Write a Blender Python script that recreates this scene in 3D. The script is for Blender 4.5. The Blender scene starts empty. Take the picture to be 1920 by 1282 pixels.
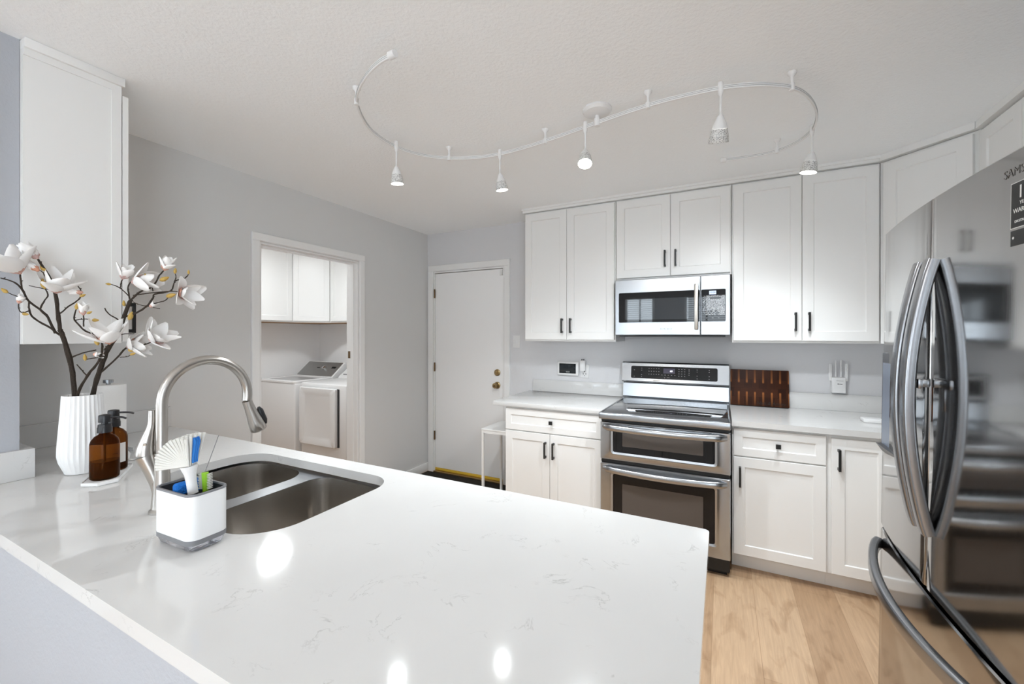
import bpy, bmesh, math, random
from mathutils import Vector, Matrix
S = bpy.context.scene
COL = S.collection
PI = math.pi
rnd = random.Random(7)

# ------------------------------------------------------------------ camera, world, lights, exposure
FPX, YAW, CAMZ, HORIZ = 778.07, 0.4691, 1.4055, 627.2
cd = bpy.data.cameras.new('camera')
cam = bpy.data.objects.new('camera', cd); COL.objects.link(cam)
cam.location = (0, 0, CAMZ); cam.rotation_euler = (PI/2, 0, YAW)
cd.sensor_width = 36.0; cd.lens = FPX/1920*36.0
cd.shift_y = (HORIZ-641)/1920.0
cd.clip_start = 0.02
S.camera = cam
S.view_settings.view_transform = 'Standard'; S.view_settings.look = 'None'
S.view_settings.exposure = 0.38; S.view_settings.gamma = 1.0
S.view_settings.use_curve_mapping = False

w = bpy.data.worlds.new('sky'); S.world = w; w.use_nodes = True
bg = w.node_tree.nodes['Background']
bg.inputs[0].default_value = (0.78, 0.90, 1.0, 1); bg.inputs[1].default_value = 4.9

def area(name, loc, target, sx, sy, power, col=(1, 1, 1)):
    l = bpy.data.lights.new(name, 'AREA'); l.shape = 'RECTANGLE'; l.size = sx; l.size_y = sy
    l.energy = power; l.color = col
    o = bpy.data.objects.new(name, l); COL.objects.link(o); o.location = loc
    o.rotation_euler = (Vector(target)-Vector(loc)).to_track_quat('-Z', 'Y').to_euler()
    return o
# daylight: sky through the big rear windows; fill lamps at added side windows
for x_, w_ in ((-1.69, .64), (-.30, .86)): area('daylight', (x_, -3.82, 1.58), (x_, 0, 1.58), w_, 1.34, 12*w_, (0.85, 0.935, 1.0))
area('side_fill_light', (1.62, -2.0, 1.10), (0, -1.2, 1.25), 1.8, 1.9, 8, (0.87, 0.945, 1.0))  # fill lamp outside the added right-hand window
area('left_fill_light', (-2.96, -1.95, 1.30), (0, -.6, 1.4), 1.7, 1.4, 8, (0.87, 0.945, 1.0))  # fill lamp outside the added left-hand window
# an added, unseen dining lamp for fill, and the laundry lamp
area('dining_fill_light', (-0.9, -1.5, 2.36), (-0.9, -1.5, 0), 0.45, 0.45, 6, (1.0, 0.955, 0.89))
area('laundry_lamp_light', (-3.62, 2.36, 2.385), (-3.62, 2.36, 0), 0.22, 0.22, 10.5, (.90, .96, 1.0))
S.cycles.max_bounces = 16; S.cycles.diffuse_bounces = 10; S.cycles.glossy_bounces = 6; S.cycles.transmission_bounces = 10

# ------------------------------------------------------------------ pixel-to-point helper (view ray met with a plane or depth)
CF = Vector((-math.sin(YAW), math.cos(YAW), 0)); CR = Vector((math.cos(YAW), math.sin(YAW), 0))
def at(px, py, depth):
    return Vector((0, 0, CAMZ)) + depth*(CF + (px-960)/FPX*CR - Vector((0, 0, (py-HORIZ)/FPX)))

# ------------------------------------------------------------------ materials
MATS = {}
def mat(name, col=(.8, .8, .8), rough=.5, metal=0.0, spec=.5, trans=0.0, ior=1.45, emit=None, estr=0.0, coat=0.0, alpha=1.0, aniso=0.0):
    m = bpy.data.materials.new(name); m.use_nodes = True
    b = m.node_tree.nodes['Principled BSDF']
    b.inputs['Base Color'].default_value = (*col, 1); b.inputs['Roughness'].default_value = rough
    b.inputs['Metallic'].default_value = metal; b.inputs['Specular IOR Level'].default_value = spec
    b.inputs['Transmission Weight'].default_value = trans; b.inputs['IOR'].default_value = ior
    b.inputs['Coat Weight'].default_value = coat; b.inputs['Alpha'].default_value = alpha
    b.inputs['Anisotropic'].default_value = aniso
    if emit: b.inputs['Emission Color'].default_value = (*emit, 1); b.inputs['Emission Strength'].default_value = estr
    MATS[name] = m
    return m
def nt(m): return m.node_tree.nodes, m.node_tree.links, m.node_tree.nodes['Principled BSDF']
def coords(m, scale=(1, 1, 1), rot=(0, 0, 0), kind='Object'):
    N, L, b = nt(m)
    t = N.new('ShaderNodeTexCoord'); mp = N.new('ShaderNodeMapping')
    mp.inputs['Scale'].default_value = scale; mp.inputs['Rotation'].default_value = rot
    L.new(t.outputs[kind], mp.inputs[0]); return mp.outputs[0]
def noise(m, vec, scale, detail=3, rough=.5, dist=0.0):
    N, L, b = nt(m); n = N.new('ShaderNodeTexNoise')
    n.inputs['Scale'].default_value = scale; n.inputs['Detail'].default_value = detail
    n.inputs['Roughness'].default_value = rough; n.inputs['Distortion'].default_value = dist
    L.new(vec, n.inputs['Vector']); return n.outputs['Fac']
def bump(m, h, strength, dist=.01):
    N, L, b = nt(m); bp = N.new('ShaderNodeBump')
    bp.inputs['Strength'].default_value = strength; bp.inputs['Distance'].default_value = dist
    L.new(h, bp.inputs['Height']); L.new(bp.outputs[0], b.inputs['Normal']); return bp
def ramp(m, fac, stops):
    N, L, b = nt(m); r = N.new('ShaderNodeValToRGB')
    e = r.color_ramp.elements
    while len(e) < len(stops): e.new(0.5)
    for i, (p, c) in enumerate(stops): e[i].position = p; e[i].color = (*c, 1)
    L.new(fac, r.inputs[0]); return r.outputs[0]
def mix(m, fac, a, b_, blend='MIX'):
    N, L, b = nt(m); x = N.new('ShaderNodeMix'); x.data_type = 'RGBA'; x.blend_type = blend
    if hasattr(fac, 'links'): L.new(fac, x.inputs[0])
    else: x.inputs[0].default_value = fac
    for v, i in ((a, 6), (b_, 7)):
        if hasattr(v, 'links'): L.new(v, x.inputs[i])
        else: x.inputs[i].default_value = (*v, 1)
    return x.outputs[2]
def tobase(m, c):
    N, L, b = nt(m); L.new(c, b.inputs['Base Color'])
def torough(m, fac, lo, hi):
    N, L, b = nt(m); r = N.new('ShaderNodeMapRange')
    r.inputs['To Min'].default_value = lo; r.inputs['To Max'].default_value = hi
    L.new(fac, r.inputs['Value']); L.new(r.outputs[0], b.inputs['Roughness'])

WHITE = mat('white_paint', (.80, .80, .79), .38)
CABW = mat('cabinet_white', (.81, .81, .80), .33)
bump(CABW, noise(CABW, coords(CABW, (6, 6, 6)), 8), .02)
WALL = mat('grey_wall', (.67, .67, .685), .62)
bump(WALL, noise(WALL, coords(WALL), 95, 3, .55), .22, .004)
WALLK = mat('grey_wall_smooth', (.66, .66, .655), .5)
bump(WALLK, noise(WALLK, coords(WALLK), 60, 3, .5), .06, .004)
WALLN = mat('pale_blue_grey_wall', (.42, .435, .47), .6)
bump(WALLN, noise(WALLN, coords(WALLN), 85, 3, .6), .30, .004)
LWALL = mat('laundry_wall', (.84, .835, .835), .6)
bump(LWALL, noise(LWALL, coords(LWALL), 80, 3, .5), .12, .004)
CEIL = mat('ceiling_texture', (.93, .955, .975), .75)
bump(CEIL, noise(CEIL, coords(CEIL), 70, 4, .6), .45, .006)
TRIM = mat('trim_white', (.82, .82, .815), .34)
DOORM = mat('door_white', (.87, .87, .87), .42)
bump(DOORM, noise(DOORM, coords(DOORM, (60, 60, 2)), 5), .05, .003)

QUARTZ = mat('quartz', (.82, .81, .79), .09, spec=.5)
v = coords(QUARTZ)
n1 = noise(QUARTZ, v, 6.0, 6, .60, 1.5)
N, L, B = nt(QUARTZ)
sub = N.new('ShaderNodeMath'); sub.operation = 'SUBTRACT'; L.new(n1, sub.inputs[0]); sub.inputs[1].default_value = .5
ab = N.new('ShaderNodeMath'); ab.operation = 'ABSOLUTE'; L.new(sub.outputs[0], ab.inputs[0])
vein = ramp(QUARTZ, ab.outputs[0], [(0.0, (1, 1, 1)), (.010, (0, 0, 0))])
msk = ramp(QUARTZ, noise(QUARTZ, v, 12.0, 2, .5), [(.55, (0, 0, 0)), (.66, (1, 1, 1))])
mm = mix(QUARTZ, 1.0, vein, msk, 'MULTIPLY')
base = ramp(QUARTZ, noise(QUARTZ, v, 3, 3), [(.3, (.615, .612, .605)), (.7, (.645, .642, .635))])
sc = N.new('ShaderNodeMath'); sc.operation = 'MULTIPLY'; sc.inputs[1].default_value = .5
rb = N.new('ShaderNodeRGBToBW'); L.new(mm, rb.inputs[0]); L.new(rb.outputs[0], sc.inputs[0])
tobase(QUARTZ, mix(QUARTZ, sc.outputs[0], base, (.30, .295, .29)))

FLOOR = mat('oak_planks', (.6, .42, .27), .42)
N, L, B = nt(FLOOR)
v = coords(FLOOR, (1, 1, 1), (0, 0, PI/2))
v.node.inputs['Location'].default_value = (.31, -.152, 0)
bk = N.new('ShaderNodeTexBrick'); L.new(v, bk.inputs['Vector'])
bk.inputs['Scale'].default_value = 1.0; bk.inputs['Mortar Size'].default_value = .0010
bk.inputs['Brick Width'].default_value = 1.22; bk.inputs['Row Height'].default_value = .195
bk.inputs['Color1'].default_value = (.52, .365, .235, 1); bk.inputs['Color2'].default_value = (.40, .262, .158, 1)
bk.inputs['Mortar'].default_value = (.33, .21, .12, 1); bk.offset = .37; bk.offset_frequency = 2
gr = noise(FLOOR, coords(FLOOR, (26, 1.6, 1)), 3.0, 5, .6, .8)
gc = ramp(FLOOR, gr, [(.3, (.84, .82, .80)), (.72, (1.08, 1.06, 1.04))])
kn = ramp(FLOOR, noise(FLOOR, coords(FLOOR, (5, 1.8, 1)), 2.2, 3, .5, 1.2), [(.30, (.80, .76, .72)), (.46, (1, 1, 1))])
tobase(FLOOR, mix(FLOOR, 1.0, mix(FLOOR, 1.0, bk.outputs[0], gc, 'MULTIPLY'), kn, 'MULTIPLY'))
bump(FLOOR, gr, .03, .002)

def brushed(name, col, rough, sc, amt=.06, bs=.006):
    m = mat(name, col, rough, 1.0)
    f = noise(m, coords(m, sc), 4, 3, .6)
    torough(m, f, rough-amt, rough+amt)
    bump(m, f, bs, .001)
    return m
STEEL = brushed('stainless_steel', (.415, .43, .45), .22, (1.2, 60, 160), .04, .003)
NICKEL = brushed('brushed_nickel', (.50, .475, .445), .29, (120, 120, 6), .04)
SINKM = brushed('sink_steel', (.47, .445, .415), .26, (2, 2, 60), .02, .0)
DARKST = brushed('dark_stainless', (.42, .415, .41), .085, (90, 90, 3), .025)
HANDST = mat('handle_steel', (.33, .335, .35), .26, 1.0)
HANDW = mat('warm_steel', (.52, .48, .43), .30, 1.0)
CHROME = mat('chrome', (.75, .75, .75), .06, 1.0)
BLACKG = mat('black_glass', (.006, .006, .007), .02, spec=.42)
COOKTOP = mat('cooktop_glass', (.03, .03, .031), .05, spec=.9, coat=.6)
OVENW = mat('oven_window', (.085, .072, .064), .05, spec=.5)
BLACKM = mat('matte_black', (.012, .012, .012), .38)
BLACKP = mat('black_plastic', (.014, .014, .016), .3)
DARKBR = mat('dark_enamel', (.03, .02, .016), .35)
BRASS = mat('antique_brass', (.42, .31, .16), .3, 1.0)
BRONZE = mat('bronze', (.17, .11, .06), .42, 1.0)
YELLOW = mat('yellow_strip', (.72, .47, .05), .5)
MATM = mat('mat_pile', (.022, .015, .009), .95)
bump(MATM, noise(MATM, coords(MATM), 220, 2), 1.0, .02)
PLAST = mat('white_plastic', (.78, .78, .78), .32)
CERAM = mat('matte_white_ceramic', (.84, .84, .84), .5)
GREYP = mat('grey_plastic', (.20, .20, .21), .4)
DGREY = mat('dark_grey_plastic', (.035, .035, .038), .5)
CLEARP = mat('clear_plastic', (.80, .80, .86), .06, trans=.9, ior=1.3)
GLASS = mat('clear_glass', (1, 1, 1), .0, trans=1.0, ior=1.45)
AMBER = mat('amber_glass', (.20, .062, .010), .03, trans=.93, ior=1.12)
LIQ = mat('soap_liquid', (.06, .022, .006), .15, spec=.6)
PAPER = mat('paper', (.84, .84, .83), .85)
bump(PAPER, noise(PAPER, coords(PAPER), 160, 2), .2, .003)
LABELM = mat('bottle_label', (.78, .77, .75), .6)
BLUE = mat('blue_sponge', (.006, .14, .52), .9)
bump(BLUE, noise(BLUE, coords(BLUE), 260, 2), .9, .006)
BLUEB = mat('blue_bristle', (.01, .19, .62), .5)
BRIST = mat('white_bristle', (.70, .69, .655), .5)
GREEN = mat('green_plastic', (.30, .60, .02), .4)
BARK = mat('bark', (.030, .020, .013), .75)
bump(BARK, noise(BARK, coords(BARK), 130, 3), .8, .006)
PETAL = mat('petal_white', (.87, .86, .85), .6)
SEPAL = mat('sepal_pink', (.70, .45, .37), .6)
N, L, B = nt(SEPAL)
tobase(SEPAL, ramp(SEPAL, noise(SEPAL, coords(SEPAL), 22, 2), [(.35, (.66, .33, .22)), (.65, (.58, .40, .38))]))
BUDM = mat('bud_ochre', (.47, .31, .08), .75)
for pm, wgt in ((PETAL, .25), (PAPER, .0)):
    nt(pm)[2].inputs['Subsurface Weight'].default_value = wgt
    nt(pm)[2].inputs['Subsurface Radius'].default_value = (.01, .01, .01)
BULB = mat('lit_bulb', (1, 1, 1), .4, emit=(1.0, .95, .86), estr=24)
LAMPG = mat('lit_diffuser', (1, 1, 1), .4, emit=(1.0, .96, .90), estr=14)
MESHW = mat('perforated_white', (.62, .62, .62), .5)
N, L, B = nt(MESHW)
vo = N.new('ShaderNodeTexVoronoi'); vo.inputs['Scale'].default_value = 260; L.new(coords(MESHW), vo.inputs['Vector'])
tobase(MESHW, ramp(MESHW, vo.outputs['Distance'], [(.30, (.20, .20, .20)), (.48, (.72, .72, .71))]))
APPL = mat('appliance_white', (.80, .80, .80), .25)
SILVER = mat('silver_panel', (.33, .33, .32), .35, .7)
RAWW = mat('raw_wood', (.30, .17, .08), .7)
BOARD = mat('end_grain_wood', (.1, .03, .01), .5, spec=.2)
N, L, B = nt(BOARD)
v = coords(BOARD, (1, 1, 1), (PI/2, 0, 0))
bk = N.new('ShaderNodeTexBrick'); L.new(v, bk.inputs['Vector']); bk.inputs['Scale'].default_value = 1
bk.inputs['Brick Width'].default_value = .045; bk.inputs['Row Height'].default_value = .062
bk.inputs['Mortar Size'].default_value = .0006; bk.offset = .5
bk.inputs['Color1'].default_value = (.022, .006, .0025, 1); bk.inputs['Color2'].default_value = (.048, .014, .005, 1)
bk.inputs['Mortar'].default_value = (.012, .005, .003, 1)
wv = N.new('ShaderNodeTexWave'); wv.wave_type = 'BANDS'; wv.bands_direction = 'X'; wv.inputs['Scale'].default_value = 6.2
wv.inputs['Distortion'].default_value = 1.0; wv.inputs['Detail'].default_value = 2
L.new(coords(BOARD, (1, 1, .2)), wv.inputs['Vector'])
st = ramp(BOARD, wv.outputs['Fac'], [(.80, (0, 0, 0)), (.97, (1, 1, 1))])
sx_ = N.new('ShaderNodeSeparateXYZ'); L.new(coords(BOARD, (1, 1, 1/.254)), sx_.inputs[0])
sz = ramp(BOARD, sx_.outputs[2], [(0.0, (.12, .12, .12)), (.30, (.75, .75, .75)), (.36, (1, 1, 1)), (.40, (0, 0, 0)), (.62, (0, 0, 0)), (.66, (1, 1, 1)), (.78, (.55, .55, .55)), (1.0, (.25, .25, .25))])
sm = mix(BOARD, 1.0, st, sz, 'MULTIPLY')
tobase(BOARD, mix(BOARD, sm, bk.outputs[0], (.30, .105, .030)))
SCREEN = mat('dark_screen', (.012, .016, .02), .03, spec=.9)
LCD = mat('lit_display', (.02, .02, .02), .2, emit=(.62, .74, 1.0), estr=1.0)
LCDV = mat('dim_display', (.01, .01, .02), .1, emit=(.10, .09, .16), estr=.25)
DIGIT = mat('lit_digits', (.1, .1, .1), .3, emit=(.85, .85, 1.0), estr=2.0)
INKB = mat('ink_black', (.01, .01, .01), .6)
INKG = mat('ink_grey', (.22, .22, .22), .6)
INKN = mat('ink_navy', (.02, .04, .15), .5)
INKW = mat('ink_white', (.75, .75, .73), .5)
MARK = mat('control_marking', (.35, .35, .35), .5)
EMBOSS2 = mat('faint_badge', (.33, .325, .32), .16, 1.0)
EMBOSS = mat('embossed_badge', (.27, .265, .26), .22, 1.0)
ENGRAVE = mat('engraving', (.008, .004, .002), .6)
DISPP = mat('dispenser_panel', (.23, .27, .34), .25, .3)
BLINDM = mat('blind_slat', (.80, .80, .80), .5)
FILM = mat('film', (.85, .88, .92), .12, spec=.8, alpha=.30)
N, L, B = nt(FILM)
fa_ = ramp(FILM, noise(FILM, coords(FILM), 240, 4, .7, 1.5), [(.46, (.02, .02, .02)), (.56, (.75, .75, .75))])  # noise alpha paints the glints of the crinkled film as white specks
fb_ = N.new('ShaderNodeRGBToBW'); L.new(fa_, fb_.inputs[0]); L.new(fb_.outputs[0], B.inputs['Alpha'])
CLEARSTK = mat('sticker_black', (.008, .008, .008), .35)

# ------------------------------------------------------------------ mesh building
WL = {}
class MB:
    def __init__(s): s.bm = bmesh.new()
    def face(s, pts):
        return s.bm.faces.new([s.bm.verts.new(p) for p in pts])
    def box(s, x0, x1, y0, y1, z0, z1, r=0.0, seg=2):
        res = bmesh.ops.create_cube(s.bm, size=1.0)
        vs = res['verts']
        for q in vs:
            q.co = Vector(((x0+x1)/2+q.co.x*(x1-x0), (y0+y1)/2+q.co.y*(y1-y0), (z0+z1)/2+q.co.z*(z1-z0)))
        if r > 0:
            es = list({e for q in vs for e in q.link_edges})
            bmesh.ops.bevel(s.bm, geom=es, offset=r, segments=seg, profile=.5, affect='EDGES')
        return s
    def loft(s, rings, closed=True, cap0=True, cap1=True):
        V = [[s.bm.verts.new(p) for p in r] for r in rings]
        n = len(V[0])
        for a, b in zip(V, V[1:]):
            for i in range(n if closed else n-1):
                j = (i+1) % n
                s.bm.faces.new((a[i], a[j], b[j], b[i]))
        if closed and cap0: s.bm.faces.new(list(reversed(V[0])))
        if closed and cap1: s.bm.faces.new(V[-1])
        return s
    def prism(s, poly, a, b, axis='z'):
        f = {'z': lambda p, h: (p[0], p[1], h), 'y': lambda p, h: (p[0], h, p[1]), 'x': lambda p, h: (h, p[0], p[1])}[axis]
        return s.loft([[f(p, a) for p in poly], [f(p, b) for p in poly]])
    def lathe(s, prof, c=(0, 0, 0), n=32, mod=None, cap0=True, cap1=True):
        rings = []
        for r, z in prof:
            ring = []
            for i in range(n):
                t = 2*PI*i/n; rr = r*(mod(i, z) if mod else 1)
                ring.append((c[0]+rr*math.cos(t), c[1]+rr*math.sin(t), c[2]+z))
            rings.append(ring)
        return s.loft(rings, True, cap0, cap1)
    def tube(s, pts, rad, n=10, sec=None, up=None, cap=True):
        pts = [Vector(p) for p in pts]
        if not hasattr(rad, '__len__'): rad = [rad]*len(pts)
        rings = []; prev = None
        for i, p in enumerate(pts):
            d = (pts[min(i+1, len(pts)-1)]-pts[max(i-1, 0)]).normalized()
            if up is not None:
                a = Vector(up); a = (a-d*a.dot(d)).normalized()
            elif prev is None:
                a = Vector((0, 0, 1)) if abs(d.z) < .9 else Vector((1, 0, 0))
                a = (a-d*a.dot(d)).normalized()
            else:
                a = (prev-d*prev.dot(d)).normalized()
            prev = a; b = d.cross(a)
            if sec: rings.append([p+a*q[1]*rad[i]+b*q[0]*rad[i] for q in sec])
            else: rings.append([p+(a*math.cos(2*PI*k/n)+b*math.sin(2*PI*k/n))*rad[i] for k in range(n)])
        return s.loft(rings, True, cap, cap)
    def cyl(s, a, b, r, n=20, r2=None):
        return s.tube([a, b], [r, r if r2 is None else r2], n)
    def ball(s, c, r, sc=(1, 1, 1), n=16):
        res = bmesh.ops.create_uvsphere(s.bm, u_segments=n, v_segments=max(6, n//2), radius=r)
        for q in res['verts']: q.co = Vector((c[0]+q.co.x*sc[0], c[1]+q.co.y*sc[1], c[2]+q.co.z*sc[2]))
        return s
    def shaker(s, T, u0, u1, z0, z1, fr=.057, th=.02, rec=.007):
        def ring(d, wv): return [T(u0+d, wv, z0+d), T(u1-d, wv, z0+d), T(u1-d, wv, z1-d), T(u0+d, wv, z1-d)]
        s.loft([ring(0, 0), ring(0, th-.0015), ring(.0015, th), ring(fr, th), ring(fr+.004, th-rec), ], True, True, True)
        return s
    def pull(s, T, u, zc, ln, th=.02, vert=True):
        def bx(a0, a1, w0, w1, b0, b1):
            P = [[T(a, wv, b) for a, b in ((a0, b0), (a1, b0), (a1, b1), (a0, b1))] for wv in (w0, w1)]
            s.loft(P)
        h = .0055
        if vert:
            bx(u-h, u+h, th+.024, th+.034, zc-ln/2, zc+ln/2)
            for sg in (-1, 1):
                c = zc+sg*(ln/2-.008); bx(u-h, u+h, th, th+.026, c-.007, c+.007)
        else:
            bx(u-ln/2, u+ln/2, th+.024, th+.034, zc-h, zc+h)
        return s
    def knob(s, T, u, zc, th=.02, a=.0125):
        for (w0, w1, q) in ((th, th+.016, .006), (th+.016, th+.026, a)):
            s.loft([[T(u+i*q, wv, zc+j*q) for i, j in ((-1, -1), (1, -1), (1, 1), (-1, 1))] for wv in (w0, w1)])
        return s
    def build(s, name, m, parent=None, smooth=True, local=False, ang=35, origin=None):
        bmesh.ops.recalc_face_normals(s.bm, faces=s.bm.faces[:])
        me = bpy.data.meshes.new(name)
        o = bpy.data.objects.new(name, me); COL.objects.link(o)
        off = Vector((0, 0, 0))
        if parent is not None:
            o.parent = parent
            if not local: off = WL[parent.name]
            WL[o.name] = WL[parent.name]
        else:
            if local: off = Vector((0, 0, 0))
            elif origin is not None: off = Vector(origin)
            else:
                xs = [q.co.x for q in s.bm.verts]; ys = [q.co.y for q in s.bm.verts]; zs = [q.co.z for q in s.bm.verts]
                off = Vector(((min(xs)+max(xs))/2, (min(ys)+max(ys))/2, min(zs)))
            o.location = off; WL[o.name] = off
        if off.length > 0:
            for q in s.bm.verts: q.co -= off
        s.bm.to_mesh(me); s.bm.free()
        me.materials.append(m)
        if smooth:
            for p in me.polygons: p.use_smooth = True
            me.set_sharp_from_angle(angle=math.radians(ang))
        return o

def tag(o, label, cat, group=None):
    o['label'] = label; o['category'] = cat
    if group: o['group'] = group
    return o
def thing(name, label, cat, loc, group=None, rot=(0, 0, 0)):
    o = bpy.data.objects.new(name, None); COL.objects.link(o); o.empty_display_size = .05
    o.location = loc; o.rotation_euler = rot; WL[o.name] = Vector(loc)
    return tag(o, label, cat, group)
def struct(o): o['kind'] = 'structure'; return o
def emptystruct(name, loc):
    o = bpy.data.objects.new(name, None); COL.objects.link(o); o.location = loc; WL[o.name] = Vector(loc)
    return struct(o)
def rrect(x0, x1, y0, y1, r, n=6):
    out = []
    for cx, cy, a in ((x1-r, y1-r, 0), (x0+r, y1-r, 90), (x0+r, y0+r, 180), (x1-r, y0+r, 270)):
        for i in range(n+1):
            t = math.radians(a+90*i/n); out.append((cx+r*math.cos(t), cy+r*math.sin(t)))
    return out
def crom(P, k=6):
    P = [Vector(p) for p in P]; out = []
    for i in range(len(P)-1):
        p0 = P[max(i-1, 0)]; p1 = P[i]; p2 = P[i+1]; p3 = P[min(i+2, len(P)-1)]
        for j in range(k):
            t = j/k
            out.append(.5*((2*p1)+(p2-p0)*t+(2*p0-5*p1+4*p2-p3)*t*t+(3*p1-p0-3*p2+p3)*t**3))
    out.append(P[-1]); return out
def text(name, s, size, M, m, parent, ext=.0004, align='CENTER'):
    c = bpy.data.curves.new('t', 'FONT'); c.body = s; c.size = size; c.extrude = ext; c.align_x = align; c.align_y = 'CENTER'
    c.resolution_u = 3
    t = bpy.data.objects.new('t', c); COL.objects.link(t)
    dg = bpy.context.evaluated_depsgraph_get()
    me = bpy.data.meshes.new_from_object(t.evaluated_get(dg))
    bpy.data.objects.remove(t); bpy.data.curves.remove(c)
    me.name = name; me.transform(M)
    me.transform(Matrix.Translation(-WL[parent.name]))
    me.materials.clear(); me.materials.append(m)
    o = bpy.data.objects.new(name, me); COL.objects.link(o); o.parent = parent; WL[o.name] = WL[parent.name]
    return o
def Mface(loc, d='-y'):
    # text reads upright on a wall facing -y or -x
    if d == '-y': R = Matrix.Rotation(PI/2, 4, 'X')
    elif d == '-x': R = Matrix.Rotation(-PI/2, 4, 'Z') @ Matrix.Rotation(PI/2, 4, 'X')
    return Matrix.Translation(Vector(loc)) @ R

Ty = lambda yb: (lambda u, wv, z: (u, yb-wv, z))            # faces -y
Tyy = lambda yb: (lambda u, wv, z: (u, yb+wv, z))           # faces +y
Tx = lambda xb: (lambda u, wv, z: (xb-wv, u, z))            # faces -x
Txx = lambda xb: (lambda u, wv, z: (xb+wv, u, z))           # faces +x

# ------------------------------------------------------------------ room shell
XL, YB, XR, YR, ZC = -2.728, 3.445, 1.43, -3.70, 2.44
struct(MB().box(-5.0, 1.60, -3.9, 4.0, -.06, 0).build('floor', FLOOR, smooth=False, origin=(0, 0, 0)))
struct(MB().box(-5.0, 1.60, -3.9, 4.0, ZC, ZC+.06).build('ceiling', CEIL, smooth=False, origin=(0, 0, 0)))
DX0, DX1, DZ = -2.646, -1.828, 2.046
b = MB().box(XL-.11, DX0, YB, YB+.11, 0, ZC).box(DX1, XR+.12, YB, YB+.11, 0, ZC).box(DX0, DX1, YB, YB+.11, DZ, ZC)
struct(b.build('wall_back', WALL, smooth=False, origin=(0, 0, 0)))
LY0, LY1, LZ = 1.693, 2.527, 2.018
b = MB().box(XL-.11, XL, YR, -2.8, 0, ZC).box(XL-.11, XL, -1.1, LY0, 0, ZC).box(XL-.11, XL, -2.8, -1.1, 0, .6).box(XL-.11, XL, -2.8, -1.1, 2.0, ZC).box(XL-.11, XL, LY1, YB, 0, ZC).box(XL-.11, XL, LY0, LY1, LZ, ZC)
struct(b.build('wall_left', WALLK, smooth=False, origin=(0, 0, 0)))
b = MB().box(XR, XR+.12, YR, -2.95, 0, ZC).box(XR, XR+.12, -1.05, YB, 0, ZC).box(XR, XR+.12, -2.95, -1.05, 2.08, ZC)
struct(b.build('wall_right', WALL, smooth=False, origin=(0, 0, 0)))
WIN = [(-2.02, -1.36, .90, 2.26), (-.74, .14, .90, 2.26)]
b = MB()
xs = [XL-.11]+[q for wn in WIN for q in wn[:2]]+[XR+.12]
for i in range(0, len(xs), 2): b.box(xs[i], xs[i+1], YR-.10, YR, 0, ZC)
for wn in WIN: b.box(wn[0], wn[1], YR-.10, YR, 0, wn[2]).box(wn[0], wn[1], YR-.10, YR, wn[3], ZC)
struct(b.build('wall_rear', WALL, smooth=False, origin=(0, 0, 0)))
SX, SY = -2.198, .517
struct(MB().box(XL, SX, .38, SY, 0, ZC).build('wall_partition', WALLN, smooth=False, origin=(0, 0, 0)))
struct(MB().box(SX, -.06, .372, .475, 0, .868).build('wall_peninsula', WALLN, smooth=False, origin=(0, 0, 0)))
# laundry shell
LXF, LYB = -4.73, 3.72
struct(MB().box(LXF-.1, LXF, 1.0, LYB+.1, 0, ZC).build('wall_laundry_far', LWALL, smooth=False, origin=(0, 0, 0)))
struct(MB().box(LXF, XL-.11, LYB, LYB+.1, 0, ZC).build('wall_laundry_back', LWALL, smooth=False, origin=(0, 0, 0)))
struct(MB().box(LXF, XL-.11, 1.0, 1.1, 0, ZC).build('wall_laundry_front', LWALL, smooth=False, origin=(0, 0, 0)))
struct(MB().box(XL-.112, XL-.1095, 2.62, LYB, 0, ZC).build('wall_laundry_near', LWALL, smooth=False, origin=(0, 0, 0)))

# windows behind the camera
for i, wn in enumerate(WIN):
    r = emptystruct('window_%d' % (i+1), ((wn[0]+wn[1])/2, YR, wn[2]))
    f = MB(); t = .05
    f.box(wn[0], wn[0]+t, YR-.09, YR+.02, wn[2], wn[3]).box(wn[1]-t, wn[1], YR-.09, YR+.02, wn[2], wn[3])
    f.box(wn[0]+t, wn[1]-t, YR-.09, YR+.02, wn[2], wn[2]+t).box(wn[0]+t, wn[1]-t, YR-.09, YR+.02, wn[3]-t, wn[3])
    xm = (wn[0]+wn[1])/2
    f.box(xm-.018, xm+.018, YR-.08, YR-.05, wn[2]+t, wn[3]-t)
    f.build('window_frame', TRIM, r)
    s_ = MB(); z = wn[2]+t+.03
    while z < wn[3]-t-.02:
        s_.face([(wn[0]+t, YR-.040, z+.008), (wn[1]-t, YR-.040, z+.008), (wn[1]-t, YR-.005, z-.008), (wn[0]+t, YR-.005, z-.008)])
        z += .046
    s_.build('blind', BLINDM, r, smooth=False)

for nm, x0, x1, y0, y1, z0, z1 in (('window_3', XR, XR+.11, -2.95, -1.05, 0, 2.08), ('window_4', XL-.10, XL, -2.8, -1.1, .6, 2.0)):  # side windows added out of view to bring in more daylight
    r = emptystruct(nm, ((x0+x1)/2, (y0+y1)/2, z0)); t = .05; ym = (y0+y1)/2
    MB().box(x0, x1, y0, y0+t, z0, z1).box(x0, x1, y1-t, y1, z0, z1).box(x0, x1, y0+t, y1-t, z0, z0+t).box(x0, x1, y0+t, y1-t, z1-t, z1).box(x0+.03, x1-.03, ym-.03, ym+.03, z0+t, z1-t).build('window_frame', TRIM, r, smooth=False)

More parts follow.
